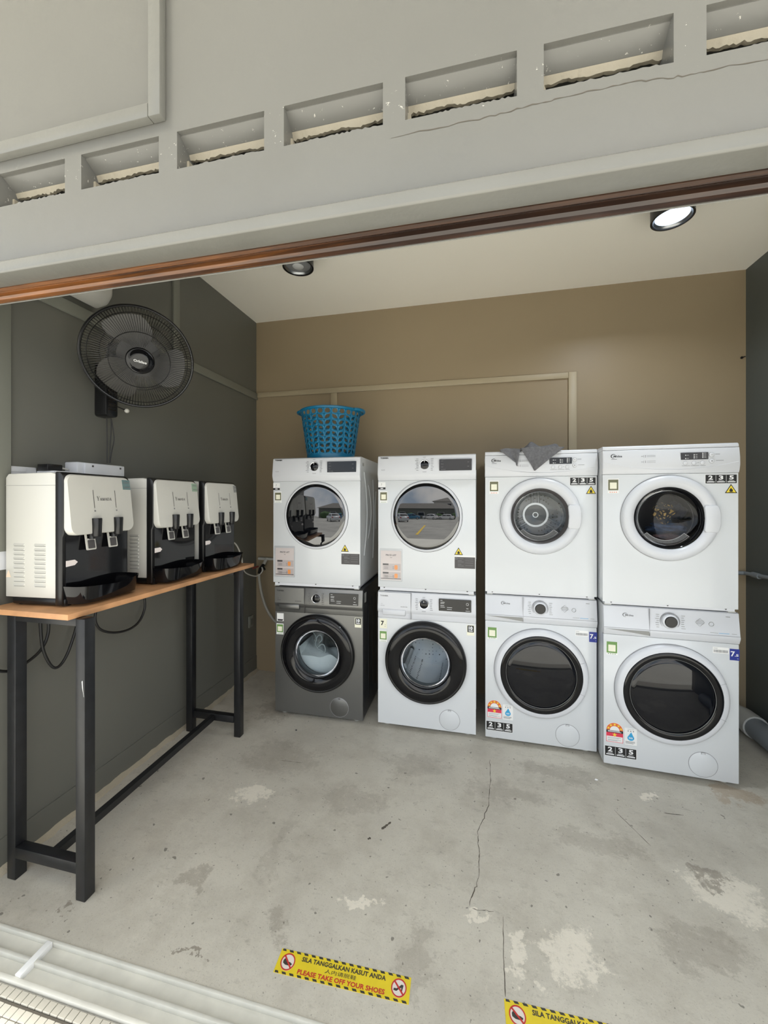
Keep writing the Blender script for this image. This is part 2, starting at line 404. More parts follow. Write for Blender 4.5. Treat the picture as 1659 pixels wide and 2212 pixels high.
def hole_panel(x0, x1, z0, z1, cx, cz, r, y0, y1, n=64):
    """panel with a round hole, front at y0"""
    angs = sorted(set([2*pi*k/n for k in range(n)]+[math.atan2(zc-cz, xc-cx) % (2*pi) for xc in (x0, x1) for zc in (z0, z1)]))
    out = []
    for a in angs:
        ca, sa = cos(a), sin(a); t = 1e9
        if ca > 1e-9: t = min(t, (x1-cx)/ca)
        if ca < -1e-9: t = min(t, (x0-cx)/ca)
        if sa > 1e-9: t = min(t, (z1-cz)/sa)
        if sa < -1e-9: t = min(t, (z0-cz)/sa)
        out.append((cx+ca*t, cz+sa*t))
    m = len(angs); mb = MB(); V = []
    for k, a in enumerate(angs):
        i = (cx+r*cos(a), cz+r*sin(a)); o = out[k]
        V += [(i[0], y0, i[1]), (o[0], y0, o[1]), (o[0], y1, o[1]), (i[0], y1, i[1])]
    F = []
    for k in range(m):
        i, j = 4*k, 4*((k+1) % m)
        for q in range(4): F.append((i+q, i+(q+1) % 4, j+(q+1) % 4, j+q))
    return mb.add(V, F)
def smooth_path(pts, n=6):
    P = [Vector(p) for p in pts]; out = []
    for i in range(len(P)-1):
        p0 = P[max(i-1, 0)]; p1 = P[i]; p2 = P[i+1]; p3 = P[min(i+2, len(P)-1)]
        for k in range(n):
            t = k/n
            out.append(.5*((2*p1)+(-p0+p2)*t+(2*p0-5*p1+4*p2-p3)*t*t+(-p0+3*p1-3*p2+p3)*t**3))
    out.append(P[-1]); return out

# ================================================================== THE SETTING
WT = .16
struct('floor', MB().box(XL-WT, XR+WT, .985, YB+WT, -.12, 0), m_floor)
struct('wall_left', MB().box(XL-WT, XL, YI, YB, 0, ZC), m_wallleft)
struct('wall_right', MB().box(XR, XR+WT, YI, YB, 0, ZC), m_wallright)
struct('wall_back', MB().box(XL-WT, XR+WT, YB, YB+WT, 0, ZC), m_wallback)
struct('ceiling', MB().box(XL-WT, XR+WT, YI-.02, YB+WT, ZC, ZC+.12), m_ceiling)

# front wall above the opening, with its row of vent slots, and the piers on both sides
SLOTS = [(-1.902, -1.667), (-1.610, -1.375), (-1.316, -1.079), (-1.024, -.779), (-.725, -.484), (-.433, -.194), (-.144, .089), (.141, .373), (.427, .66), (.713, .948), (1.0, 1.235), (1.29, 1.525)]
SZ0, SZ1 = 2.226, 2.320
wf = MB().box(-4.2, 4.2, YF, YI, SZ1, 3.1).box(-4.2, 4.2, YF, YI, ZD+.02, SZ0).box(-4.2, 4.2, .985, YI, SZ0, SZ1)
xs = [-4.2]+[e for s_ in SLOTS for e in s_]+[4.2]
for k in range(0, len(xs), 2): wf.box(xs[k], xs[k+1], YF, .985, SZ0, SZ1)
wf.box(-4.2, XL-.02, YF, YI, 0, ZD+.02).box(XR+.02, 4.2, YF, YI, 0, ZD+.02)
wall_front = struct('wall_front', wf, m_facade, smooth=None)
for i, (a, b) in enumerate(SLOTS):
    rnd = random.Random(i+3)
    # sloping painted slab inside the slot, ragged plaster edge below it, back coloured shade-dark
    obj('slot_slab', MB().profile([(YF+.012, SZ1), (YF+.012, SZ1-.002), (.893, SZ1-.022), (.902, SZ1-.018), (.93, SZ1)], a, b), m_facade, wall_front)
    n = 40; lo = [SZ1-.0350-rnd.uniform(-.0015, .002)-.003*sin(k*.37+i*2)*sin(k*.11+i) for k in range(n+1)]
    V = []; F = []
    for k in range(n+1):
        x = a+(b-a)*k/n; V += [(x, .8932, SZ1-.0222), (x, .899+rnd.uniform(-.002, .002), lo[k]), (x, .908, lo[k]+.002), (x, .905, SZ1-.018)]
    for k in range(n): F += [(4*k+q, 4*k+(q+1) % 4, 4*k+4+(q+1) % 4, 4*k+4+q) for q in range(4)]
    F += [(0, 1, 2, 3), (4*n+3, 4*n+2, 4*n+1, 4*n)]
    obj('plaster_edge', MB().add(V, F), m_plaster, wall_front)
    P2 = [(a, SZ0+.0005), (a+.010+rnd.random()*.012, SZ0+.0005), (a+.003+rnd.random()*.004, SZ1-.045), (a, SZ1-.045)]
    obj('plaster_side', MB().prism(P2, .885, .93), m_plaster, wall_front)
    obj('slot_back', MB().box(a, b, .962, .984, SZ0, SZ1), m_cavity, wall_front)
    # crumbled lower edge
    Q = [(a+(b-a)*k/n, SZ0+rnd.uniform(.0, .004)*(1 if .25 < k/n < .95 else .2)) for k in range(n+1)]
    obj('slot_sill_edge', MB().prism([(a, SZ0-.001)]+[(b, SZ0-.001)]+list(reversed(Q)), YF+.0006, YF+.02), m_facade, wall_front)
def crack(path, w, parent, plane, name='crack', seed=1, jit=.004, m=None):
    rnd = random.Random(seed); pts = []
    for i in range(len(path)-1):
        for k in range(9):
            t = k/9; pts.append((path[i][0]*(1-t)+path[i+1][0]*t+rnd.uniform(-jit, jit)*.5, path[i][1]*(1-t)+path[i+1][1]*t+rnd.uniform(-jit, jit)))
    pts.append(path[-1]); mb = MB(); V = []; F = []
    for i, p in enumerate(pts):
        q0 = pts[max(i-1, 0)]; q1 = pts[min(i+1, len(pts)-1)]; dx, dy = q1[0]-q0[0], q1[1]-q0[1]; l = max(1e-6, sqrt(dx*dx+dy*dy))
        ww = w*rnd.uniform(.35, 1.2)*(.4 if i in (0, len(pts)-1) else 1); nx, ny = -dy/l*ww, dx/l*ww
        for s_ in (1, -1):
            V.append((p[0]+s_*nx, p[1]+s_*ny))
    for i in range(len(pts)-1): F.append((2*i, 2*i+1, 2*i+3, 2*i+2))
    if plane == 'wall': V = [(x, YF-.0004, z) for x, z in V]
    else: V = [(x, y, .0004) for x, y in V]
    return obj(name, mb.add(V, F), m or m_crack, parent)
crack([(-.175, 2.194), (.013, 2.194), (.11, 2.2), (.189, 2.204), (.29, 2.205), (.373, 2.197), (.437, 2.197), (.56, 2.193), (.7, 2.2)], .0011, wall_front, 'wall', seed=4, jit=.0022)

# conduit box running down and along the front wall (upper left)
tr = struct('trim_1', MB().box(-.792, -.757, YF-.022, YF, 2.352, 3.1).box(-1.95, -.7925, YF-.022, YF, 2.352, 2.388), m_facade2, bevel=.003)
# painted lintel lip and the brown sliding door head rail
li = struct('trim_2', MB().profile([(YF+.001, ZD+.036), (YF-.008, ZD+.036), (YF-.014, ZD+.030), (YF-.014, ZD+.004), (YF-.010, ZD), (.898, ZD), (.898, ZD+.0195), (YF+.001, ZD+.0195)], XL-.4, XR+.4), m_facade2, bevel=.0015)
li2 = MB()
RL, RR_ = XL+.001, XR-.001
obj('head_rail', MB().profile([(.8985, ZD+.018), (.8985, ZD-.002), (.906, ZD-.006), (.914, ZD-.002), (.917, ZD+.006), (.93, ZD+.006), (.931, ZD-.004), (.937, ZD-.010), (.951, ZD-.012), (.962, ZD-.006), (.966, ZD+.018)], RL, RR_), m_rail, li)
obj('rail_edge_bead', MB().profile([(.9665, ZD+.018), (.9665, ZD-.004), (.968, ZD-.006), (.970, ZD-.004), (.970, ZD+.018)], RL, RR_), m_facade2, li)
obj('lintel_inner_board', MB().box(RL, RR_, .9705, YI, ZD+.0186, ZD+.0196), m_rail, li)

# added roof outside, sill with sliding track, mosaic strip, car park
struct('unseen_porch_shade', MB().box(-4.2, 4.2, -.325, YF, 3.1, 3.22), m_ceiling)  # unseen roof, added to keep sky off the facade and stop the sun
sill = struct('trim_3', MB().box(XL, XR, .872, .985, -.12, -.012), m_sill)
for y0, y1, z1 in ((.976, .985, .003), (.921, .931, .004), (.872, .884, .002)):
    obj('track_ridge', MB().box(XL, XR, y0, y1, -.0125, z1), m_sill, sill, bevel=.0018)
obj('sun_streak_strip', MB().box(-1.306, -1.286, .8845, .9755, -.0125, .0065), m_paper, sill, bevel=.001, label='pale strip in place of a sun streak across the track')  # streak of sun over the track, built as a pale bar
def mosaic_mat():
    m = mat('mosaic paving', lin(170, 166, 154), .45); nt = m.node_tree; b = nt.nodes['Principled BSDF']
    tc = nt.nodes.new('ShaderNodeTexCoord'); br = nt.nodes.new('ShaderNodeTexBrick'); br.offset = 0
    for k_, v_ in (('Scale', 1.0), ('Mortar Size', .0010), ('Brick Width', .0255), ('Row Height', .0255), ('Mortar Smooth', .1)): br.inputs[k_].default_value = v_
    br.inputs['Color1'].default_value = lin(170, 166, 154); br.inputs['Color2'].default_value = lin(164, 160, 148); br.inputs['Mortar'].default_value = lin(84, 79, 70)
    nt.links.new(tc.outputs['Object'], br.inputs['Vector']); nt.links.new(br.outputs['Color'], b.inputs['Base Color']); return m
por = struct('floor_porch', MB().box(-4.2, 4.2, .55, .872, -.12, -.0135), mosaic_mat())
por_g = obj('grout_bed', MB().box(-1.636, -.402, .705, .8705, -.0134, -.0125), m_grout, por)
tile_me = MB().box(-.0118, .0118, -.0118, .0118, 0, .0055).mesh('tile', .0012, 1); tile_me.materials.append(m_tile)
k = 0
for j in range(6):
    for i in range(48):
        o = bpy.data.objects.new('tile', tile_me); C.objects.link(o); o.parent = por
        o.location = (-1.62+i*.0255+(.004 if j else 0), .8545-j*.0255-(.004 if j else 0), -.0125+(.004 if j == 0 else random.uniform(-.0004, .0004)))
        k += 1
struct('ground_step', MB().box(-4.2, 4.2, .25, .55, -.2, -.03), m_sill)
struct('ground_apron', MB().box(-8, 8, -5, .2495, -.4, -.15), mat('pale concrete apron', lin(205, 202, 192), .85, noise=(1, .06)))
def ground_z(y): return -.17+(y-.25)*(2.4-.17)/75.25
g = MB(); g.add([(-40, -4.9, ground_z(-4.9)), (40, -4.9, ground_z(-4.9)), (40, -75, -2.4), (-40, -75, -2.4)], [(0, 3, 2, 1)])
car_park = struct('car_park_ground', g, m_asphalt)

# battens on the walls
def batten(name, *boxes, m=None):
    mb = MB()
    for b in boxes: mb.box(*b)
    return struct(name, mb, m, bevel=.003)
T = .014
batten('trim_4', (XL, XL+T, 1.0, YB, 2.208, 2.262), m=m_darktrim)
batten('trim_5', (XL, XL+T, 1.985, 2.035, 2.2625, ZC), m=m_darktrim)
batten('trim_6', (XL, XL+T, 1.02, 1.15, 1.2, 2.2075), m=m_darktrim)
m_battenback = mat('pale taupe batten paint', lin(170, 157, 131), .45)
batten('trim_7', (XL+T+.0005, .640, YB-T, YB, 2.226, 2.266), m=m_battenback)
batten('trim_8', (-1.080, -1.028, YB-T, YB, .3, 2.2255), m=m_battenback)
batten('trim_9', (.6405, .693, YB-T, YB, .3, 2.268), m=m_battenback)
# skirting left: flush painted band with an uneven edge of bare floor paint
sk = MB(); V = []; F = []; n = 60; rnd = random.Random(5)
for i in range(n+1):
    y = 1.0+(YB-1.0)*i/n; h = .012+rnd.uniform(0, .010)
    V += [(XL+.0005, y, 0), (XL+.0012, y, h), (XL+.028+rnd.uniform(-.006, .008), y, .0006)]
for i in range(n): F += [(3*i, 3*i+3, 3*i+4, 3*i+1), (3*i, 3*i+2, 3*i+5, 3*i+3), (3*i+1, 3*i+4, 3*i+5, 3*i+2)]
struct('baseboard_left', sk.add(V, F), m_plaster)
struct('baseboard_left_band', MB().box(XL, XL+.004, 1.0, YB, .013, .12), m_wallleft)
crack([(.09, 2.18), (.085, 2.0), (.07, 1.85), (.02, 1.69), (.025, 1.58), (.02, 1.48), (-.01, 1.38)], .0016, bpy.data.objects['floor'], 'floor', seed=2, jit=.006)
crack([(.1, 1.37), (.092, 1.25), (.09, 1.15)], .0012, bpy.data.objects['floor'], 'floor', seed=3, jit=.002)
crack([(.62, 1.95), (.70, 1.78)], .0012, bpy.data.objects['floor'], 'floor', seed=6, jit=.002)
crack([(.0, 1.372), (.07, 1.38)], .0011, bpy.data.objects['floor'], 'floor', seed=8, jit=.003)
crack([(-.375, 1.62), (-.345, 1.665)], .006, bpy.data.objects['floor'], 'floor', name='scuff', seed=9, jit=.001)
crack([(-.42, 1.56), (-.41, 1.57)], .005, bpy.data.objects['floor'], 'floor', name='scuff', seed=10, jit=.001)
crack([(-1.0, 1.93), (-.88, 1.935)], .0012, bpy.data.objects['floor'], 'floor', name='scuff', seed=12, jit=.001)
crack([(.83, 1.98), (.91, 1.985)], .0018, bpy.data.objects['floor'], 'floor', name='scuff', seed=13, jit=.001)

# ================================================================== CEILING SPOTLIGHTS
m_lampblack = mat('lamp black', (.004, .004, .005), .3)
m_reflector = mat('lamp reflector', (.30, .31, .32), .3, metal=1)
m_lens_off = mat('frosted lamp lens', lin(120, 122, 124), .25)
m_lens_on = mat('lit lamp lens', (.9, .95, 1), .4, emit=(.62, .78, 1), estr=1.15)
def spot(x, y, on, label):
    z0 = ZC-.115
    t = thing('ceiling_spotlight', label, 'spotlight', (x, y, z0), 0, 'black ceiling spotlights')
    obj('housing', MB().lathez(0, 0, [(.0, .1149), (.088, .1149), (.088, .0), (.080, .0), (.078, .05), (.0, .05)], 48), m_lampblack, t)
    obj('reflector', MB().lathez(0, 0, [(.0785, .003), (.0765, .008), (.0702, .0142)], 48), m_reflector, t)
    obj('lens', MB().lathez(0, 0, [(0, .005), (.03, .006), (.055, .009), (.070, .0142)], 32), m_lens_on if on else m_lens_off, t)
    obj('bulb', MB().lathez(0, 0, [(0, -.0005), (.018, .0005), (.030, .004), (.032, .0062)], 24), mat('bulb glow', (1, 1, 1), .4, emit=(1, 1, 1), estr=4) if on else mat('bulb glass', lin(190, 192, 192), .2), t)
    if on:
        ld = bpy.data.lights.new('spotlight_glow', 'AREA'); ld.shape = 'DISK'; ld.size = .06; ld.energy = 6; ld.color = (.86, .93, 1); ld.spread = radians(150)
        lo = bpy.data.objects.new('spotlight_glow', ld); C.objects.link(lo); lo.parent = t; lo.location = (0, 0, -.004)
    return t
spot(-.978, 2.095, False, 'unlit black round ceiling spotlight above the blue basket')
spot(.925, 2.12, True, 'glowing black round ceiling spotlight near the right wall')

# ================================================================== LAUNDRY MACHINES
W2 = .2945          # half width
def part(name, mb, m, parent, **kw): return obj(name, mb, m, parent, **kw)
def code_sticker(t, x0, x1, z0, z1, mfr, y=0, olive=False):
    """small square sticker; the machine-readable code itself is left blank"""
    s = part('payment_sticker', MB().prism(rect(x0, x1, z0, z1), y-.0012, y), m_paper, t)
    w = x1-x0; m = w*.06
    zc = z0+(z1-z0)*.52
    part('sticker_frame', MB().prism(rect(x0+m, x1-m, zc-w*.46, zc+w*.58), y-.0016, y-.0012), mfr, s)
    part('sticker_blank', MB().prism(rrect(x0+w*.2, x1-w*.2, zc-w*.32, zc+w*.3, .002), y-.002, y-.0016), m_cream, s)
    mb = MB()
    for k in range(4): mb.prism(rect(x0+w*(.18+.18*k), x0+w*(.27+.18*k), z0+w*.06, z0+w*.13), y-.0015, y-.0012)
    part('sticker_print', mb, m_orange if olive else m_green, s)
    return s
def lines_mb(x0, x1, zs, h, y, jitter=None):
    mb = MB(); r = random.Random(int(abs(x0)*1e4)+len(zs))
    for z in zs:
        e = x1 if not jitter else x1-(x1-x0)*jitter*r.random()
        mb.prism(rect(x0, e, z, z+h), y, y+.0003)
    return mb
def warn_triangle(t, ax, az, w, y=0):
    h = w*.88
    s = part('warning_triangle', MB().prism([(ax-w/2, az-h), (ax+w/2, az-h), (ax, az)], y-.0012, y), m_printk, t)
    k = .78; cx, cz = ax, az-h*.64
    part('triangle_fill', MB().prism([(cx+(x-cx)*k, cz+(z-cz)*k) for x, z in [(ax-w/2, az-h), (ax+w/2, az-h), (ax, az)]], y-.0016, y-.0012), m_yellow, s)
    fl = [(-.10, -.22), (.10, -.22), (.15, -.06), (.08, .06), (.05, .0), (.02, .18), (-.06, .08), (-.1, .02), (-.15, -.06)]
    part('flame_mark', merge(MB().prism([(cx+a*w, cz+b*w+.002) for a, b in fl], y-.0020, y-.0016), MB().prism(rect(cx-w*.2, cx+w*.2, az-h*.9, az-h*.86), y-.0020, y-.0016)), m_printk, s)
def label_235(t, x0, x1, z0, z1, y=0):
    s = part('warranty_sticker', MB().prism(rrect(x0-.002, x1+.002, z0-.002, z1+.002, .002), y-.001, y), m_paper, t)
    part('sticker_field', MB().prism(rect(x0, x1, z0, z1), y-.0014, y-.001), m_printk, s)
    mb = MB(); w = (x1-x0)/3; h = z1-z0
    for k, c in enumerate('235'):
        mb = merge(mb, text_mb(c, h*.46, x0+w*(k+.5), z0+h*.46, y-.0017, align='CENTER', bold=.035, width=w*.44))
        mb.prism(rect(x0+w*(k+.12), x0+w*(k+.88), z0+h*.12, z0+h*.22), y-.0017, y-.0014)
        mb.prism(rect(x0+w*(k+.25), x0+w*(k+.75), z0+h*.29, z0+h*.33), y-.0017, y-.0014)
        if k: mb.prism(rect(x0+w*k-.0006, x0+w*k+.0006, z0+h*.06, z0+h*.94), y-.0017, y-.0014)
    part('sticker_print', mb, m_printw, s)
def dial_marks(x, z, r0, dx, n, dz, y, hook=False):
    mb = MB(); r = random.Random(n)
    for sgn in (-1, 1):
        for k in range(n):
            zz = z+dz*((n-1)/2-k); w = dx*r.uniform(.55, 1)
            a = x+sgn*r0; b = a+sgn*w
            mb.prism(rect(min(a, b), max(a, b), zz-.0011, zz+.0011), y-.0003, y)
    return mb.prism(rect(x-.012, x+.012, z-dz*(n+1)/2-.001, z-dz*(n+1)/2+.001), y-.0003, y).prism(rect(x-.008, x+.008, z+dz*(n+1)/2-.001, z+dz*(n+1)/2+.001), y-.0003, y)
def cabinet(t, z0, z1, depth, m, y0=.018, lip=True):
    mb = MB().add([(-W2, y0, z0), (W2, y0, z0), (W2, depth, z0), (-W2, depth, z0), (-W2, y0, z1), (W2, y0, z1), (W2, depth, z1), (-W2, depth, z1)],
                  [(0, 3, 2, 1), (4, 5, 6, 7), (1, 2, 6, 5), (2, 3, 7, 6), (3, 0, 4, 7)])
    return part('cabinet', mb, m, t)
def feet(t, z1=.02, depth=.5):
    for x in (-.245, .245):
        for y in (.045, depth-.05):
            part('foot', MB().cylz(x, y, .018, 0, z1*.5, 16).cylz(x, y, .012, z1*.5, z1, 12), m_pvcw, t)
def knob(p, x, z, y, r_black, r_ring, r_out, m_ringm):
    """ring plate, chrome ring and black dial with pointer"""
    k = part('dial', MB().lathe(x, z, [(0, y-.014), (r_black*.86, y-.014), (r_black, y-.012), (r_black, y), ], 40), m_blackgloss, p)
    part('dial_ring', MB().lathe(x, z, [(r_black, y-.007), (r_ring*.97, y-.008), (r_ring, y-.006), (r_ring, y)], 40), m_ringm, p)
    part('dial_groove', MB().ring(x, z, r_ring, r_out, y-.0008, y, 48), m_seam, p)
    part('dial_pointer', MB().box(x-.001, x+.001, y-.0152, y-.014, z+r_black*.55, z+r_black*.95), m_printw, p)
def seam_ring(t, cx, cz, r, w=.0012, y=0, name='seam', m=None): return part(name, MB().ring(cx, cz, r-w, r+w, y-.0006, y, 64), m or m_seam, t)
def filter_cover(t, cx, cz, r, m, y=0):
    f = part('filter_cover', MB().lathe(cx, cz, [(0, y-.0025), (r-.003, y-.0025), (r-.001, y-.0012), (r-.001, y)], 56), m, t)
    seam_ring(f, cx, cz, r, .0011, y, 'cover_seam')
    part('cover_latch', MB().prism(rect(cx-.009, cx+.009, cz+r-.0095, cz+r-.0005), y-.0034, y-.0005), m_seam, f)
    part('latch_tab', MB().prism(rect(cx-.0068, cx+.0068, cz+r-.0085, cz+r-.002), y-.0040, y-.0034), m, f)
def brand_t(p, x, z, y, m, h=.0088, w=.051): part('maker_print', text_mb('TOSHIBA', h, x, z, y-.0004, width=w, bold=.03), m, p)
def brand_m(p, x, z, y, m, s=1.0):
    mb = MB(); a0, a1 = radians(40), radians(290); n = 26
    V = []; F = []
    for k in range(n+1):
        a = a0+(a1-a0)*k/n; wd = .0014*s*(.4+sin(pi*k/n))
        for r in (.0115*s-wd, .0115*s+wd): V.append((x+.011*s+r*cos(a), y-.0004, z+.006*s+r*sin(a)*.86))
    for k in range(n): F.append((2*k, 2*k+1, 2*k+3, 2*k+2))
    mb.add(V, F)
    part('maker_print', merge(mb, text_mb('Midea', .0105*s, x+.010*s, z+.0005, y-.0004, width=.040*s, bold=.012, shear=.12)), m, p)

def toshiba_dryer(name, label, loc, rz, zoff, ht):
    """z coordinates below are measured from the floor, zoff is the dryer's base"""
    t = thing(name, label, 'dryer', loc, rz, 'stacked dryers'); b = -zoff
    D = .535
    cabinet(t, .022, ht, D, m_white)
    fp = part('front_panel', MB().prism(rect(-W2, W2, .022, 1.512+b), 0, .018), m_white, t, bevel=.004, seg=2)
    cp = part('control_panel', MB().profile([(.012, ht), (.0, ht-.006), (-.014, 1.548+b), (-.012, 1.541+b), (-.001, 1.512+b), (.02, 1.512+b), (.03, ht)], -W2, W2), m_white2, t, bevel=.003)
    slope = lambda z: -.014+(z-(1.548+b))/(ht-.006-1.548-b)*.014
    y0 = slope(1.603+b)-.0004
    dp = part('display', MB().prism(rrect(.083, .271, 1.566+b, 1.633+b, .002), -.0155, .004), m_blackgloss, cp)
    part('display_print', merge(*[MB().prism(rect(x, x+w, z+b, z+b+.0016), -.0158, -.0155) for x, w, z in ((.092, .014, 1.622), (.092, .016, 1.604), (.092, .014, 1.587), (.092, .028, 1.572), (.246, .010, 1.614), (.246, .010, 1.589))]), m_print, dp)
    knob(cp, -.005, 1.604+b, -.006, .0235, .0285, .031, m_chrome)
    part('dial_print', dial_marks(-.005, 1.604+b, .037, .02, 8, .0098, -.0124), m_print, cp)
    brand_t(cp, -.278, 1.645+b, -.0045, m_printk)
    part('model_print', text_mb('Dry Kit', .006, -.27, 1.573+b, -.0122, width=.022), m_print, cp)
    # round mirror door
    dc = (.003, 1.294+b)
    dr = part('door', MB().lathe(*dc, [(.2135, 0), (.2135, -.006), (.209, -.012), (.203, -.014), (.198, -.012), (.198, 0)], 96), m_white2, t)
    part('door_gasket', MB().ring(*dc, .2135, .2155, -.002, 0, 96), m_blackplastic, dr)
    n = 8; pr = [(.1985, -.0095)]
    for k in range(n+1): r = .1975*(1-k/n); pr.append((r, -.0105-.0055*(1-(r/.1975)**2)))
    part('door_glass', MB().lathe(*dc, pr, 128), m_mirror, dr, smooth=60)
    part('glass_edge', MB().ring(*dc, .1975, .2005, -.0126, -.009, 96), m_blackplastic, dr)
    # stickers
    s7 = part('capacity_sticker', MB().prism(rect(-.293, -.247, 1.457+b, 1.502+b), -.0008, 0), m_paper, t)
    part('sticker_print', merge(text_mb('7', .014, -.272, 1.480+b, -.0012, align='CENTER'), ), m_dustgrey, s7)
    part('sticker_band', MB().prism(rect(-.293, -.247, 1.457+b, 1.470+b), -.0014, -.0008), m_printk, s7)
    part('band_print', MB().prism(rect(-.278, -.262, 1.461+b, 1.466+b), -.0018, -.0014), m_printw, s7)
    code_sticker(t, -.283, -.235, 1.374+b, 1.447+b, m_dkgreen)
    warn_triangle(t, .195, 1.112+b, .05)
    gl = part('notice_sticker', MB().prism(rect(.171, .291, .988+b, 1.066+b), -.0008, 0), m_paper, t)
    part('notice_field', MB().prism(rect(.172, .290, .989+b, 1.056+b), -.0012, -.0008), m_greylabel, gl)
    part('notice_print', merge(MB().prism(rect(.175, .188, 1.041+b, 1.053+b), -.0015, -.0012), lines_mb(.19, .225, [1.046+b, 1.034+b, 1.026+b, 1.012+b, 1.002+b], .0025, -.0015, .5), lines_mb(.234, .286, [1.046+b, 1.034+b, 1.022+b, 1.006+b], .0015, -.0015, .4)), m_print, gl)
    part('notice_icon', text_mb('ii', .007, .1815, 1.0435+b, -.0018, align='CENTER', bold=.05), m_printk, gl)
    # price list in a clear sleeve
    x0, x1, z0, z1 = -.281, -.143, .893+b, 1.095+b
    pl = part('price_list', MB().prism(rect(x0+.004, x1-.006, z0+.008, z1-.014), -.001, 0), m_pinkpaper, t, label='laminated price list sheet')
    part('price_sleeve', MB().prism(rrect(x0-.003, x1+.003, z0, z1, .006), -.0032, -.0024), m_sleeve, pl)
    part('price_title', merge(text_mb('PRICE LIST', .009, -.212, 1.05+b, -.0013, width=.066, align='CENTER', bold=.025), MB().prism(rect(-.218, -.206, 1.038+b, 1.040+b), -.0013, -.001)), m_greylabel, pl)
    bx = MB(); tg = MB(); pr_ = MB()
    for zz in (.982, .930):
        bx.prism(rect(-.264, -.152, zz-.022+b, zz+.020+b), -.0012, -.001)
        tg.prism(rect(-.264, -.228, zz+.010+b, zz+.020+b), -.0016, -.0012)
        tg.prism(rect(-.256, -.230, zz-.003+b, zz-.001+b), -.0015, -.0012).prism(rect(-.256, -.230, zz-.012+b, zz-.010+b), -.0015, -.0012)
        tg.prism(rect(-.203, -.193, zz-.001+b, zz+.001+b), -.0015, -.0012).prism(rect(-.203, -.193, zz-.011+b, zz-.009+b), -.0015, -.0012)
        pr_.prism(rrect(-.191, -.171, zz-.016+b, zz+.012+b, .006), -.0015, -.0012)
    part('price_box', bx, m_pinkgrey, pl); part('price_print', tg, m_greylabel, pl); part('price_mark', pr_, m_priceor, pl)
    part('price_footer', merge(MB().prism(rect(-.276, -.150, .908+b, .912+b), -.0014, -.001), lines_mb(-.25, -.17, [.922+b], .0012, -.0013)), m_greylabel, pl)
    # base flange with small clips
    part('base_flange', MB().box(-W2+.012, W2-.012, .004, D-.01, .004, .0218), m_white2, t)
    cl = MB()
    for x in (-.255, -.0, .245): cl.prism([(x-.006, .0222), (x+.006, .0222), (x, .0162)], .0005, .004)
    part('flange_clips', cl, m_blackplastic, t)
    for x in (-.27, .27): part('stacking_foot', MB().box(x-.016, x+.016, .002, .034, 0, .004), m_pvcw, t)
    # pressed ribs on the side panels
    for s_ in (-1, 1):
        for q, (ya, yb, za, zb) in enumerate(((.09, .17, .20, .74), (.20, .28, .30, .66), (.33, .36, .15, .70), (.43, .40, .35, .62))):
            pts = [(s_*W2, ya+(yb-ya)*sin(pi*k/12), za+(zb-za)*k/12) for k in range(13)]
            part('side_rib', MB().tube(pts, .0035, 6), m_white, t)
    part('side_label', MB().box(W2-.0005, W2+.0008, .05, .09, ht-.055, ht-.035), m_dustgrey, t)
    return t

def washer_innards(t, cx, cz, r, depth, soapy):
    """drum behind a glass porthole"""
    dm = part('drum', MB().lathe(cx, cz, [(r*1.02, .03), (r*1.12, .06), (r*1.15, .10), (r*1.15, depth), (0, depth)], 64), m_perf, t)
    for k in range(3):
        a = pi/2+k*2*pi/3
        part('drum_paddle', MB().tube([(cx+r*1.13*cos(a), .11, cz+r*1.13*sin(a)), (cx+r*1.13*cos(a), depth-.02, cz+r*1.13*sin(a))], .018, 10), m_steel, dm)
    part('rubber_gasket', MB().lathe(cx, cz, [(r*1.06, .004), (r*1.10, .02), (r*.98, .045), (r*1.03, .06)], 64), mat('grey rubber', lin(92, 98, 100), .5), t)

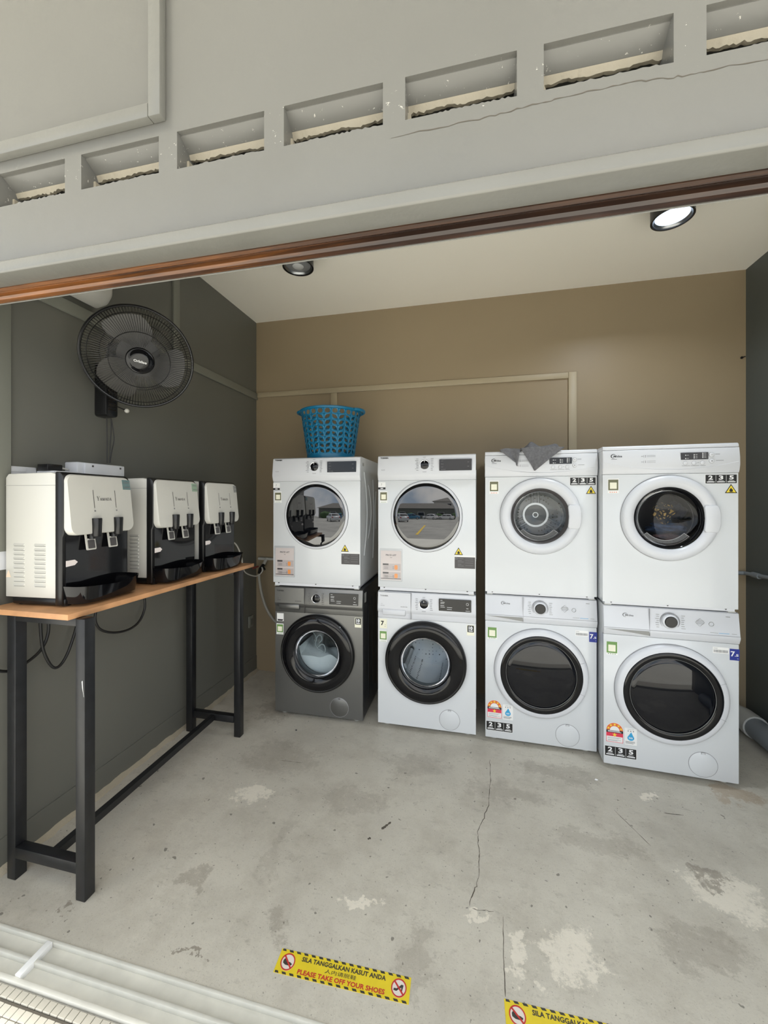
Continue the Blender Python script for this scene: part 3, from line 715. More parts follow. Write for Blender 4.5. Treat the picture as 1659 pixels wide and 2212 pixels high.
def toshiba_washer(name, label, loc, rz, ht, grey, soapy):
    t = thing(name, label, 'washing machine', loc, rz, 'washing machines on the floor')
    D = .535; ms = m_graphite if grey else m_white; m2 = m_graphite if grey else m_white2
    dc = (-.002, .419); R = .245; rg = .15
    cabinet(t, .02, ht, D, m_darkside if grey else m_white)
    part('front_panel', hole_panel(-W2, W2, .02, .668, *dc, rg+.012, 0, .018), ms, t)
    cp = part('control_panel', MB().profile([(.008, ht), (.0, ht-.004), (-.012, .728), (-.010, .716), (-.001, .702), (-.001, .669), (.02, .669), (.03, ht)], -W2, W2), m2, t, bevel=.002)
    part('drawer_seam', MB().box(-.0882, -.0868, -.0135, -.0005, .6695, ht-.001), m_seam if not grey else m_greylabel, cp)
    dw = part('detergent_drawer', MB().prism(rrect(-W2+.003, -.0895, .729, ht-.004, .002), -.0134, .0), m2, t)
    # handle under the drawer
    part('drawer_handle', MB().profile([(-.016, .724), (-.019, .716), (-.016, .694), (-.008, .688), (0, .690), (0, .727), (-.010, .728)], -.262, -.122), m2, dw, bevel=.003)
    kx, kz, ky = -.009, .766, -.0065
    knob(cp, kx, kz, ky, .0235, .0285, .031, m_chrome)
    part('dial_print', dial_marks(kx, kz, .037, .018, 7, .0105, -.0124), m_print if not grey else m_greylabel, cp)
    dp = part('display', MB().prism(rrect(.08, .268, .736, .806, .002), -.0145, .004), m_blackgloss, cp)
    part('display_print', merge(*[MB().prism(rect(x, x+w, z, z+.002), -.0149, -.0145) for x, w, z in ((.090, .012, .797), (.090, .024, .786), (.090, .022, .778), (.090, .022, .766), (.090, .026, .757), (.128, .03, .757), (.128, .028, .746), (.240, .012, .756), (.236, .026, .742))], MB().ring(.246, .782, .0062, .0074, -.0149, -.0145, 24)), m_printw, dp)
    brand_t(cp, -.278, .803, -.0134, m_printk if grey else m_print)
    part('model_print', merge(text_mb('INVERTER', .005, -.150, .742, -.0138, width=.042, bold=.02), text_mb('7.5', .005, -.272, .755, -.0138), lines_mb(-.275, -.25, [.746], .0014, -.0139)), m_printk if grey else m_print, cp)
    # door: wide black bezel round a recessed glass bowl
    dr = part('door', MB().lathe(*dc, [(R, 0), (R, -.012), (R-.006, -.026), (R-.014, -.032), (R-.045, -.036), (rg+.022, -.033), (rg+.006, -.026), (rg, -.012), (rg, .01)], 96), m_blackgloss, t)
    part('door_rim', MB().lathe(*dc, [(R-.004, -.0275), (R-.013, -.0335), (R-.017, -.0325)], 96), m_blackplastic, dr)
    part('porthole_ring', MB().lathe(*dc, [(rg+.0035, -.014), (rg+.001, -.019), (rg-.003, -.016), (rg-.004, -.004)], 80), m_rimgrey, dr)
    n = 9
    part('door_glass', MB().lathe(*dc, [(rg-.002, -.008)]+[((rg-.004)*cos(pi/2*k/n), .002+.062*sin(pi/2*k/n)) for k in range(n+1)], 64), m_washglass, dr, smooth=60)
    washer_innards(t, *dc, rg, .40, soapy)
    if soapy:
        # soapy water and suds lying in the drum, seen through the glass
        sud = MB(); N = 26; V = []; F = []
        rnd = random.Random(11); r = rg*1.08
        ph = [(rnd.uniform(0, 6), rnd.uniform(20, 60), rnd.uniform(20, 60)) for _ in range(5)]
        for j in range(N+1):
            y = .075+.26*j/N
            for i in range(N+1):
                x = -r+2*r*i/N
                zt = dc[1]-.035+.012*sum(sin(a+bx*x+by*y) for a, bx, by in ph)/2-.06*(j/N-.3)*(-1)
                lim = sqrt(max(0, r*r-x*x)); zt = min(zt, dc[1]+lim-.001); zt = max(zt, dc[1]-lim)
                V.append((dc[0]+x, y, zt))
        for j in range(N):
            for i in range(N): a = j*(N+1)+i; F.append((a, a+1, a+N+2, a+N+1))
        # front face following the bowl
        o = len(V)
        for i in range(N+1):
            x = -r+2*r*i/N; V.append((dc[0]+x, .078, dc[1]-sqrt(max(0, r*r-x*x))))
        for i in range(N): F.append((i, o+i, o+i+1, i+1))
        sd = obj('soap_suds', sud.add(V, F), m_foam); sd.parent = None
        sd.location = loc; sd.rotation_euler = (0, 0, rz); sd['kind'] = 'stuff'; tag(sd, 'white soap suds behind the porthole of the grey washing machine', 'suds')
        lp = MB(); rnd = random.Random(4)
        cl = thing('wet_garment', 'wet dark clothes tumbling above the suds in the grey washing machine', 'clothes', (loc[0], loc[1], loc[2]), rz)
        def lump(cx, cy, cz, sx, sy, sz, seed):
            bm = bmesh.new(); bmesh.ops.create_icosphere(bm, subdivisions=3, radius=1); rr = random.Random(seed)
            ph = [Vector((rr.uniform(-1, 1), rr.uniform(-1, 1), rr.uniform(-1, 1)))*rr.uniform(3, 8) for _ in range(6)]
            for v in bm.verts:
                f = 1+.13*sum(sin(p.dot(v.co)+i) for i, p in enumerate(ph))
                v.co = Vector((v.co.x*sx*f+cx, v.co.y*sy*f+cy, v.co.z*sz*f+cz))
            m_ = MB().add([tuple(v.co) for v in bm.verts], [tuple(v.index for v in f.verts) for f in bm.faces]); bm.free(); return m_
        part('dark_cloth', lump(.045, .18, .460, .070, .06, .055, 2), mat('wet dark cloth', lin(48, 50, 50), .4, noise=(45, .5)), cl, smooth=80)
        part('pale_cloth', lump(-.065, .2, .465, .045, .06, .062, 5), mat('wet pale cloth', lin(150, 152, 150), .5, noise=(30, .35)), cl, smooth=80)
        st = MB()
        for q, pts in enumerate(([(-.085, .10, .52), (-.06, .095, .50), (-.045, .09, .47), (-.055, .09, .44), (-.04, .09, .415), (-.01, .09, .40), (.012, .09, .385)], [(-.05, .09, .475), (-.028, .09, .50), (-.012, .09, .495), (-.008, .09, .47), (-.03, .09, .445)], [(.03, .10, .505), (.06, .10, .50), (.10, .10, .503)], [(-.04, .09, .415), (-.012, .09, .44), (.008, .09, .435), (.015, .09, .41), (.012, .09, .385)])):
            st.tube(smooth_path(pts), .0030+.0012*(q % 2), 7)
        part('cloth_strap', st, mat('wet grey strap', lin(168, 176, 176), .5), cl, smooth=80)
    filter_cover(t, .142, .087, .060, ms)
    if grey:
        s = part('capacity_sticker', MB().prism(rect(-.283, -.236, .606, .657), -.0008, 0), m_paper, t)
        part('sticker_band', MB().prism([(-.280, .618), (-.239, .618), (-.244, .608), (-.275, .608)], -.0012, -.0008), m_printk, s)
    else:
        s = part('capacity_sticker', MB().prism(rect(-.284, -.238, .602, .661), -.0008, 0), m_cream, t)
        part('sticker_print', merge(text_mb('7', .026, -.276, .622, -.0012, bold=.04), text_mb('.5', .006, -.252, .622, -.0012), text_mb('kg', .004, -.252, .613, -.0012)), m_printk, s)
    code_sticker(t, -.286, -.237, .519, .590, m_green)
    s = part('motor_sticker', MB().prism(rect(.243, .285, .598, .658), -.0008, 0), m_cream, t)
    part('sticker_field', MB().prism(rect(.246, .283, .617, .656), -.0012, -.0008), m_printk, s)
    part('sticker_print', merge(text_mb('10', .019, .2645, .632, -.0015, align='CENTER', bold=.05), MB().prism(rect(.252, .277, .622, .627), -.0015, -.0012)), m_printw, s)
    feet(t, .02, D)
    if grey:
        part('side_label', MB().box(W2-.0005, W2+.0008, .045, .085, ht-.09, ht-.03), m_dustgrey, t)
    for s_ in (-1, 1):
        for y in (.14, .24, .34, .44): part('side_rib', MB().tube([(s_*(W2-.001), y, .1), (s_*(W2-.001), y, ht-.09)], .004, 6), m_darkside if grey else m_white, t)
    return t

def midea_dryer(name, label, loc, rz, zoff, ht, tinted):
    t = thing(name, label, 'dryer', loc, rz, 'stacked dryers'); b = -zoff; D = .53; DD = .30 if tinted else .19
    dc = (.002, 1.302+b); R = .214; rg = .155
    cabinet(t, .016, ht, D, m_white)
    part('front_panel', hole_panel(-W2, W2, .016, 1.524+b, *dc, rg+.008, 0, .018), m_white, t)
    cp = part('control_panel', MB().profile([(.010, ht-.0215), (-.006, ht-.0225), (-.013, 1.60+b), (-.014, 1.565+b), (-.009, 1.540+b), (-.003, 1.5255+b), (.02, 1.5255+b), (.03, ht-.0215)], -W2-.002, W2+.002), m_white2, t, bevel=.002, smooth=50)
    part('top_cap', MB().profile([(.03, ht-.0205), (-.0055, ht-.0205), (-.002, ht-.006), (.006, ht), (D, ht), (D, ht-.0205)], -W2-.001, W2+.001), m_white2, t, bevel=.002)
    # raised wave line across the panel
    pts = [(x, -.0137, 1.596+b-.052*(1-((x-.02)/.33)**2)) for x in [-.29+.58*k/24 for k in range(25)]]
    part('panel_wave', MB().tube(pts, .0014, 6), m_white2, cp)
    dp = part('display', MB().prism(rrect(.051, .166, 1.592+b, 1.627+b, .001), -.0145, .0), m_blackgloss, cp)
    led = MB()
    for x, z in ((.071, 1.614), (.071, 1.598), (.107, 1.616), (.107, 1.608), (.107, 1.600), (.143, 1.622), (.143, 1.615), (.143, 1.608), (.143, 1.601)):
        led.disc(x, z+b, .0024, -.0149, -.0145, 12).prism(rect(x+.005, x+.014, z-.0005+b, z+.0007+b), -.0148, -.0145)
    part('display_print', led, m_printw, dp)
    for x, z in ((.070, 1.575), (.106, 1.575), (.142, 1.575), (.180, 1.614), (.180, 1.583)):
        r = .0092 if z < 1.58 else .0105
        bt = part('button', MB().lathe(x, z+b, [(0, -.0165), (r-.0015, -.0165), (r, -.0155), (r, -.012)], 28), m_white2, cp)
        part('button_ring', MB().ring(x, z+b, r, r+.001, -.0144, -.012, 28), m_seam, bt)
    pm = merge(lines_mb(.055, .09, [1.561+b], .0014, -.0146), lines_mb(.093, .128, [1.561+b], .0014, -.0146), lines_mb(.132, .155, [1.561+b], .0014, -.0146), lines_mb(.120, .127, [1.576+b], .0014, -.0146), lines_mb(.195, .214, [1.615+b], .0018, -.0138), lines_mb(.197, .229, [1.584+b], .0018, -.0146))
    for z in (1.617, 1.611, 1.589, 1.582): pm = merge(pm, lines_mb(-.097, -.055, [z+b], .0011, -.0142, .3))
    for z in (1.614, 1.586): pm = merge(pm, MB().prism(rect(-.111, -.110, z-.006+b, z+.006+b), -.0142, -.0138), MB().disc(-.103, z+.0035+b, .002, -.0142, -.0138, 10), MB().disc(-.103, z-.003+b, .002, -.0142, -.0138, 10), MB().prism(rect(-.122, -.114, z-.001+b, z+.001+b), -.0142, -.0138))
    pm = merge(pm, MB().disc(.180, 1.583+b, .0028, -.0169, -.0165, 10), MB().ring(.180, 1.614+b, .0022, .003, -.0169, -.0165, 14))
    part('panel_print', pm, m_print, cp)
    brand_m(cp, -.258, 1.612+b, -.0128, m_printk, 1.0)
    part('model_print', lines_mb(-.258, -.232, [1.601+b], .002, -.0142), m_print, cp)
    # door: broad white ring, clear window, grip on the right
    dr = part('door', MB().lathe(*dc, [(R, 0), (R, -.010), (R-.004, -.020), (R-.016, -.028), (R-.034, -.029), (rg+.008, -.022), (rg+.001, -.012), (rg, .004), (rg, .016)], 96), m_white2, t, smooth=50)
    seam_ring(dr, *dc, R+.0015, .0012, 0, 'door_seam')
    part('window_rim', MB().lathe(*dc, [(rg+.0005, -.010), (rg-.004, -.007), (rg-.010, .006), (rg-.014, .02)], 80), m_greylabel if not tinted else m_blackgloss, dr)
    g_ = MB().prism([(.150, 1.366), (.196, 1.367), (.205, 1.355), (.2105, 1.33), (.2115, 1.30), (.2105, 1.27), (.205, 1.245), (.196, 1.235), (.150, 1.235), (.144, 1.245), (.147, 1.27), (.149, 1.30), (.147, 1.33), (.144, 1.356)], -.034, -.016).xf(Matrix.Translation((0, 0, b)))
    part('door_handle', g_, m_white2, dr, bevel=.004, smooth=50)
    n = 8
    part('door_glass', MB().lathe(*dc, [(rg-.013, .018)]+[((rg-.014)*(1-k/n), .02+.03*(1-(1-k/n)**2)**.7) for k in range(n+1)], 64), m_tintglass if tinted else m_glass, dr, smooth=60)
    part('window_line', MB().lathe(*dc, [(rg*.80, .037), (rg*.79, .034), (rg*.78, .037)], 64), m_steel, dr)
    # drum
    dm = part('drum', MB().lathe(*dc, [(rg+.004, .02), (rg+.02, .05), (rg+.02, DD+.015)], 64), m_perf if not tinted else mat('dim drum steel', (.16, .16, .17), .4, metal=.8), t)
    part('drum_back', MB().lathe(*dc, [(rg+.02, DD+.015), (.05, DD), (0, DD)], 64), mat('drum back steel', (.24, .245, .25), .4, metal=.5) if not tinted else mat('dim drum back', (.10, .10, .11), .5, metal=.6), dm)
    if not tinted:
        bp = MB()
        bp.ring(*dc, .062, .074, DD-.013, DD, 48)
        for k in range(3):
            a = pi/2+k*2*pi/3
            for s_ in (-1, 1):
                ca, sa = cos(a), sin(a); ox, oz = -sa*.018*s_, ca*.018*s_
                bp.tube([(dc[0]+.068*ca+ox, DD-.007, dc[1]+.068*sa+oz), (dc[0]+.172*ca+ox, DD, dc[1]+.172*sa+oz)], .0065, 8)
        part('drum_spoke', bp, m_steel, dm)
        hub = MB().disc(*dc, .060, DD-.009, DD, 40)
        part('drum_hub', hub, mat('dark drum hub', lin(92, 94, 95), .5, metal=.4), dm)
        part('hub_ring', MB().ring(*dc, .012, .017, DD-.012, DD-.009, 24), m_steel, dm)
        hl = MB()
        for k in range(36):
            a = 2*pi*k/36
            if min(abs((a-pi/2-q*2*pi/3+pi) % (2*pi)-pi) for q in range(3)) < .2: continue
            for r in (.10, .125, .150): hl.disc(dc[0]+r*cos(a+r*9), dc[1]+r*sin(a+r*9), .0042, DD-.005, DD-.0035, 8)
        part('drum_holes', hl, m_cavity, dm, kind='stuff')
    # lint filter under the window
    V = []; P = []
    for k in range(13): a = radians(222+96*k/12); P.append((dc[0]-.004+(rg-.016)*cos(a), dc[1]+(rg-.016)*sin(a)))
    for k in range(12, -1, -1): a = radians(222+96*k/12); P.append((dc[0]-.004+(rg-.045)*cos(a), dc[1]+(rg-.040)*sin(a)))
    lf = part('lint_filter', MB().prism(P, .026, .034), m_lint, t)
    pts = [(x, .025, z) for x, z in P]
    part('filter_rim', MB().tube(pts, .0022, 6, closed=True), m_seam, lf)
    label_235(t, .160, .288, 1.474+b, 1.516+b)
    warn_triangle(t, .265, 1.470+b, .05)
    code_sticker(t, -.272, -.219, 1.428+b, 1.504+b, m_dkgreen, olive=True)
    part('base_flange', MB().box(-W2+.01, W2-.012, .004, D-.01, .004, .0158), m_white2, t)
    cl = MB()
    for x in (-.255, -.0, .245): cl.prism([(x-.005, .0162), (x+.005, .0162), (x, .0102)], .0005, .004)
    part('flange_clips', cl, m_blackplastic, t)
    for x in (-.27, .27): part('stacking_foot', MB().box(x-.016, x+.016, .002, .034, 0, .004), m_pvcw, t)
    return t

def midea_washer(name, label, loc, rz, ht):
    t = thing(name, label, 'washing machine', loc, rz, 'washing machines on the floor'); D = .53
    dc = (.004, .419); R = .248
    cabinet(t, .018, ht, D, m_white)
    part('front_panel', MB().prism(rect(-W2, W2, .018, .694), 0, .018), m_white, t, bevel=.004)
    cp = part('control_panel', MB().profile([(.012, ht), (.004, ht-.004), (-.010, .737), (-.013, .730), (-.013, .722), (-.002, .6955), (.02, .6955), (.03, ht)], -W2-.0005, W2+.0005), m_white2, t, bevel=.002)
    sl = lambda z: -.010+(z-.737)/(ht-.004-.737)*.014
    part('panel_seam', merge(MB().box(-W2, W2, -.0128, -.009, .7330, .7345), MB().box(-.0875, -.0865, -.0105, .0, .735, ht-.004), MB().box(-.0875, -.0865, -.0135, .0, .704, .734)), m_seam, cp)
    part('drawer_grip', MB().prism([(-.290, .727), (-.225, .721), (-.160, .715), (-.090, .706), (-.090, .728)], -.0145, .0), m_dustgrey, cp)
    kx, kz = .003, .784
    y = sl(kz)
    dl = part('dial', MB().lathe(kx, kz, [(0, y-.020), (.0255, y-.020), (.0275, y-.018), (.028, y-.006)], 44), m_blackplastic, cp)
    part('dial_collar', MB().lathe(kx, kz, [(.0282, y-.017), (.034, y-.014), (.0365, y-.008), (.038, y-.003), (.038, y+.003)], 48), m_white2, cp)
    part('dial_ring', MB().ring(kx, kz, .0415, .0432, y-.0035, y+.002, 56), m_seam, cp)
    part('dial_print', dial_marks(kx, kz, .048, .02, 7, .0105, y-.0042), m_dustgrey, cp)
    pp = MB().ring(.178, .785, .0095, .0106, y-.004, y-.002, 28)
    for q, z in enumerate((.797, .790, .783)): pp.prism(rect(.115, .147, z, z+.0014), y-.0042, y-.0038)
    pp.ring(.131, .7895, .0190, .0196, y-.003, y-.001, 4)
    pp = merge(pp, lines_mb(.24, .258, [.822], .003, sl(.822)-.0008), lines_mb(.172, .205, [.744], .0016, -.0098), lines_mb(.26, .28, [.744], .0016, -.0098))
    part('panel_print', pp, m_dustgrey, cp)
    part('panel_print_blue', lines_mb(.208, .25, [.7435], .0018, -.0098), m_drop, cp)
    brand_m(cp, -.205, .795, sl(.80)-.001, m_print, .95)
    # door: white ring, glossy black bezel, dark glass
    dr = part('door', MB().lathe(*dc, [(R, 0), (R, -.010), (R-.004, -.022), (R-.014, -.029), (.216, -.030), (.2155, -.02), (.2155, 0)], 96), m_white2, t, smooth=50)
    seam_ring(dr, *dc, R+.0015, .0014, 0, 'door_seam')
    part('door_bezel', MB().lathe(*dc, [(.2155, -.024), (.213, -.0335), (.207, -.036), (.187, -.030), (.1845, -.024)], 96), m_blackgloss, dr, smooth=50)
    n = 8
    part('door_glass', MB().lathe(*dc, [(.1845, -.025)]+[(.184*(1-k/n), -.026-.012*(1-(1-k/n)**2)) for k in range(n+1)], 96), mat('dark washer glass', (.003, .0035, .006), .02, ior=1.5), dr, smooth=60)
    part('glass_line', MB().lathe(*dc, [(.1855, -.0285), (.1845, -.0295), (.1835, -.0275)], 80), m_dustgrey, dr)
    for a in (22, -22):
        a = radians(a); part('ring_seam', MB().tube([(dc[0]+r*cos(a), -.0302, dc[1]+r*sin(a)) for r in (.217, .243)], .0007, 4), m_seam, dr)
    filter_cover(t, .146, .088, .061, m_white)
    # energy label
    x0, x1, z0, z1 = -.283, -.203, .132, .236
    cx = (x0+x1)/2; hw = (x1-x0)/2; zc = z1-hw
    arch = lambda r, za: [(cx+r*cos(pi*k/18), zc+r*sin(pi*k/18)) for k in range(19)]+[(cx-r, za), (cx+r, za)]
    e = part('energy_label', MB().prism(arch(hw, z0+.002), -.0009, 0), m_paper, t)
    part('label_arch', MB().prism([(cx+hw*.97*cos(pi*k/18), zc+hw*.97*sin(pi*k/18)) for k in range(19)], -.0012, -.0009), m_orange, e)
    part('label_arch_inner', MB().prism([(cx+hw*.56*cos(pi*k/18), zc+hw*.56*sin(pi*k/18)) for k in range(19)], -.0015, -.0012), m_paper, e)
    part('label_border', merge(MB().prism(rect(x0+.001, x1-.001, z0+.033, zc-.012), -.0012, -.0009), MB().prism(rect(x0+.001, x0+.003, z0+.003, z0+.033), -.0012, -.0009), MB().prism(rect(x1-.003, x1-.001, z0+.003, z0+.033), -.0012, -.0009), MB().prism(rect(x0+.001, x1-.001, z0+.003, z0+.005), -.0012, -.0009)), m_red, e)
    part('label_band', MB().prism(rect(x0+.001, x1-.001, zc-.012, zc+.001), -.0014, -.0009), m_printk, e)
    st = MB()
    for k in range(5): a = radians(20+35*k); st.prism(star(cx+hw*.77*cos(a), zc+hw*.77*sin(a), .0075), -.0018, -.0015)
    st.prism(star(cx, z0+.042, .0115), -.0018, -.0012)
    part('label_star', st, m_star, e)
    part('label_print', merge(lines_mb(x0+.008, x1-.008, [zc-.004, zc-.0085], .0022, -.0017, .15), ), m_printw, e)
    part('label_small_print', lines_mb(x0+.008, x1-.008, [z0+.026, z0+.021, z0+.0135, z0+.010], .0012, -.0013, .3), m_print, e)
    # water label with a drop
    wl_ = part('water_label', MB().prism(rrect(-.197, -.141, .132, .218, .003), -.0007, 0), m_paper, t)
    dropc = (-.169, .168); P = [(dropc[0]+.0155*cos(a), dropc[1]+.0135*sin(a)) for a in [radians(-215+250*k/20) for k in range(21)]]+[(dropc[0]+.002, dropc[1]+.030)]
    part('drop_mark', MB().prism(P, -.0011, -.0007), m_drop, wl_)
    part('drop_print', merge(MB().ring(dropc[0]-.0045, dropc[1], .0022, .0042, -.0014, -.0011, 14), MB().ring(dropc[0]+.0045, dropc[1], .0022, .0042, -.0014, -.0011, 14)), m_printw, wl_)
    part('water_print', merge(MB().disc(-.181, .203, .0025, -.0011, -.0007, 6), MB().disc(-.169, .203, .0025, -.0011, -.0007, 6), MB().disc(-.157, .203, .0025, -.0011, -.0007, 6)), m_printk, wl_)
    part('water_text', merge(text_mb('CEKAP AIR', .0042, -.169, .210, -.0010, align='CENTER', width=.03), lines_mb(-.193, -.146, [.148, .1435, .1385], .002, -.0010, .25)), m_print, wl_)
    label_235(t, -.288, -.144, .062, .112)
    s = part('capacity_sticker', MB().prism(rect(.256, .2955, .616, .671), -.0009, 0), m_blue, t)
    part('sticker_print', merge(text_mb('7', .024, .2595, .636, -.0013, bold=.03), text_mb('.5', .011, .2755, .636, -.0013, bold=.03, width=.016), text_mb('kg', .004, .286, .624, -.0013)), m_printw, s)
    bs = part('barcode_sticker', MB().prism(rect(.187, .252, .644, .674), -.0007, 0), m_paper, t)
    bars = MB(); r_ = random.Random(3); x = .190
    while x < .249: w = r_.uniform(.0006, .0016); bars.prism(rect(x, x+w, .648, .661), -.0010, -.0007); x += w+r_.uniform(.0006, .0014)
    part('barcode_print', merge(bars, lines_mb(.19, .206, [.667], .0016, -.0010)), m_print, bs)
    code_sticker(t, -.284, -.228, .588, .656, m_green)
    feet(t, .018, D)
    return t

def at(st, dx, dy, z):
    x, y, ph = st; return (x+dx*cos(ph)-dy*sin(ph), y+dx*sin(ph)+dy*cos(ph), z)
ST = [(-.9598, 2.349, .0142), (-.2755, 2.3609, -.004), (.3665, 2.3512, -.0212), (.9624, 2.2434, -.048)]
TT, TM, JT, JM = 1.664, 1.671, .834, .847
toshiba_washer('washing_machine', 'metallic grey washing machine with soap suds in its porthole', ST[0][:2]+(0,), ST[0][2], JT-.002, True, True)
toshiba_washer('washing_machine', 'white washing machine with black-rimmed clear porthole, right of the grey one', ST[1][:2]+(0,), ST[1][2], JT-.002, False, False)
d1 = toshiba_dryer('tumble_dryer', 'white dryer with mirror door carrying the blue laundry basket', at(ST[0], -.016, .0, JT), ST[0][2], JT, TT-JT)
toshiba_dryer('tumble_dryer', 'white dryer with mirror door and bare top, second stack from the left', ST[1][:2]+(JT,), ST[1][2], JT, TT-JT)
midea_washer('washing_machine', 'white washing machine with dark glass door under the dryer with grey cloth', ST[2][:2]+(0,), ST[2][2], JM-.002)
midea_washer('washing_machine', 'white washing machine with dark glass door, rightmost of the bottom row', ST[3][:2]+(0,), ST[3][2], JM-.002)
midea_dryer('tumble_dryer', 'white dryer with empty steel drum and grey cloth hung over its top edge', ST[2][:2]+(JM,), ST[2][2], JM, TM-JM, False)
midea_dryer('tumble_dryer', 'white dryer with laundry behind its tinted window, rightmost of the top row', at(ST[3], -.004, 0, JM), ST[3][2], JM, TM-JM, True)

# ================================================================== BAR TABLE
ZT = 1.0
LEG = .04
tb = thing('bar_table', 'narrow tall table with plywood top and black steel frame against the dark wall', 'table', (0, 0, 0))
TX0, TX1, TY0, TY1 = XL+.004, -1.318, 1.075, 2.195
part('tabletop', MB().add([(TX0, TY0, ZT-.02), (-1.352, TY0, ZT-.02), (-1.318, TY1, ZT-.02), (TX0, TY1, ZT-.02), (TX0, TY0, ZT), (-1.352, TY0, ZT), (-1.318, TY1, ZT), (TX0, TY1, ZT)],
     [(0, 3, 2, 1), (4, 5, 6, 7), (0, 1, 5, 4), (1, 2, 6, 5), (2, 3, 7, 6), (3, 0, 4, 7)]), m_wood, tb, bevel=.0015)
for (x, y) in ((-1.328, 1.118), (-1.348, 2.078), (-1.652, 1.126), (-1.662, 2.066)):
    part('leg', MB().box(x-LEG/2, x+LEG/2, y-LEG/2, y+LEG/2, .0, ZT-.0205), m_blackmetal, tb, bevel=.003)
for (xa, xb, y) in ((-1.652+LEG/2, -1.328-LEG/2, 1.122), (-1.662+LEG/2, -1.348-LEG/2, 2.072)):
    part('foot_rail', MB().box(xa+.0005, xb-.0005, y-.017, y+.017, .083, .123), m_blackmetal, tb, bevel=.002)
    part('top_rail', MB().box(xa+.0005, xb-.0005, y-.017, y+.017, ZT-.0495, ZT-.0215), m_blackmetal, tb, bevel=.002)
part('stretcher', MB().tube([(-1.49, 1.1395, .103), (-1.505, 2.0545, .103)], .02, 4), m_blackmetal, tb)
part('top_rail', MB().box(-1.66, -1.64, 1.147, 2.045, ZT-.0495, ZT-.0215), m_blackmetal, tb, bevel=.002)
part('paper_scrap', MB().prism([(-1.319, .765), (-1.3165, .742), (-1.310, .712), (-1.313, .728), (-1.315, .744), (-1.316, .768)], 1.0965, 1.0978), m_paper, tb)

# ================================================================== WATER DISPENSERS
def yamada(x, z, y, h, w):
    """serif capitals drawn as strokes: tall Y and small A M A D A"""
    mb = MB(); u = h
    def ln(a, b, t):
        (ax, az), (bx, bz) = a, b; dx, dz = bx-ax, bz-az; l = sqrt(dx*dx+dz*dz); nx, nz = -dz/l*t/2, dx/l*t/2
        mb.add([(ax+nx, y, az+nz), (bx+nx, y, bz+nz), (bx-nx, y, bz-nz), (ax-nx, y, az-nz)], [(0, 1, 2, 3)])
    tk, tn, sf = .14*h, .06*h, .05*h
    def A(x, h, w): ln((x+w/2, z+h), (x+w, z), tk); ln((x+w/2, z+h), (x, z), tn); ln((x+w*.2, z+h*.35), (x+w*.8, z+h*.35), tn); ln((x-w*.12, z), (x+w*.18, z), sf); ln((x+w*.72, z), (x+w*1.15, z), sf)
    def D(x, h, w):
        ln((x+w*.15, z), (x+w*.15, z+h), tk); P = [(x+w*.1, z+h)]+[(x+w*.35+w*.6*sin(pi*k/8), z+h/2+h/2*cos(pi*k/8)) for k in range(9)]+[(x+w*.1, z)]
        for a, b in zip(P, P[1:]): ln(a, b, tn*1.3)
    def Mm(x, h, w): ln((x+w*.05, z), (x+w*.08, z+h), tn); ln((x+w*.08, z+h), (x+w*.5, z), tk); ln((x+w*.5, z), (x+w*.92, z+h), tn); ln((x+w*.95, z), (x+w*.92, z+h), tk); ln((x-w*.05, z), (x+w*.2, z), sf); ln((x+w*.8, z), (x+w*1.08, z), sf)
    q = w/6.4; hs = h*.66
    ln((x+q*.5, z), (x+q*.5, z+h*.5), tk); ln((x+q*.5, z+h*.45), (x, z+h), tk); ln((x+q*.5, z+h*.45), (x+q*1.0, z+h), tn); ln((x-q*.15, z+h), (x+q*.25, z+h), sf); ln((x+q*.8, z+h), (x+q*1.15, z+h), sf); ln((x+q*.3, z), (x+q*.75, z), sf)
    A(x+q*1.3, hs, q*.8); Mm(x+q*2.4, hs, q*.9); A(x+q*3.6, hs, q*.8); D(x+q*4.7, hs, q*.8); A(x+q*5.7, hs, q*.8)
    return mb
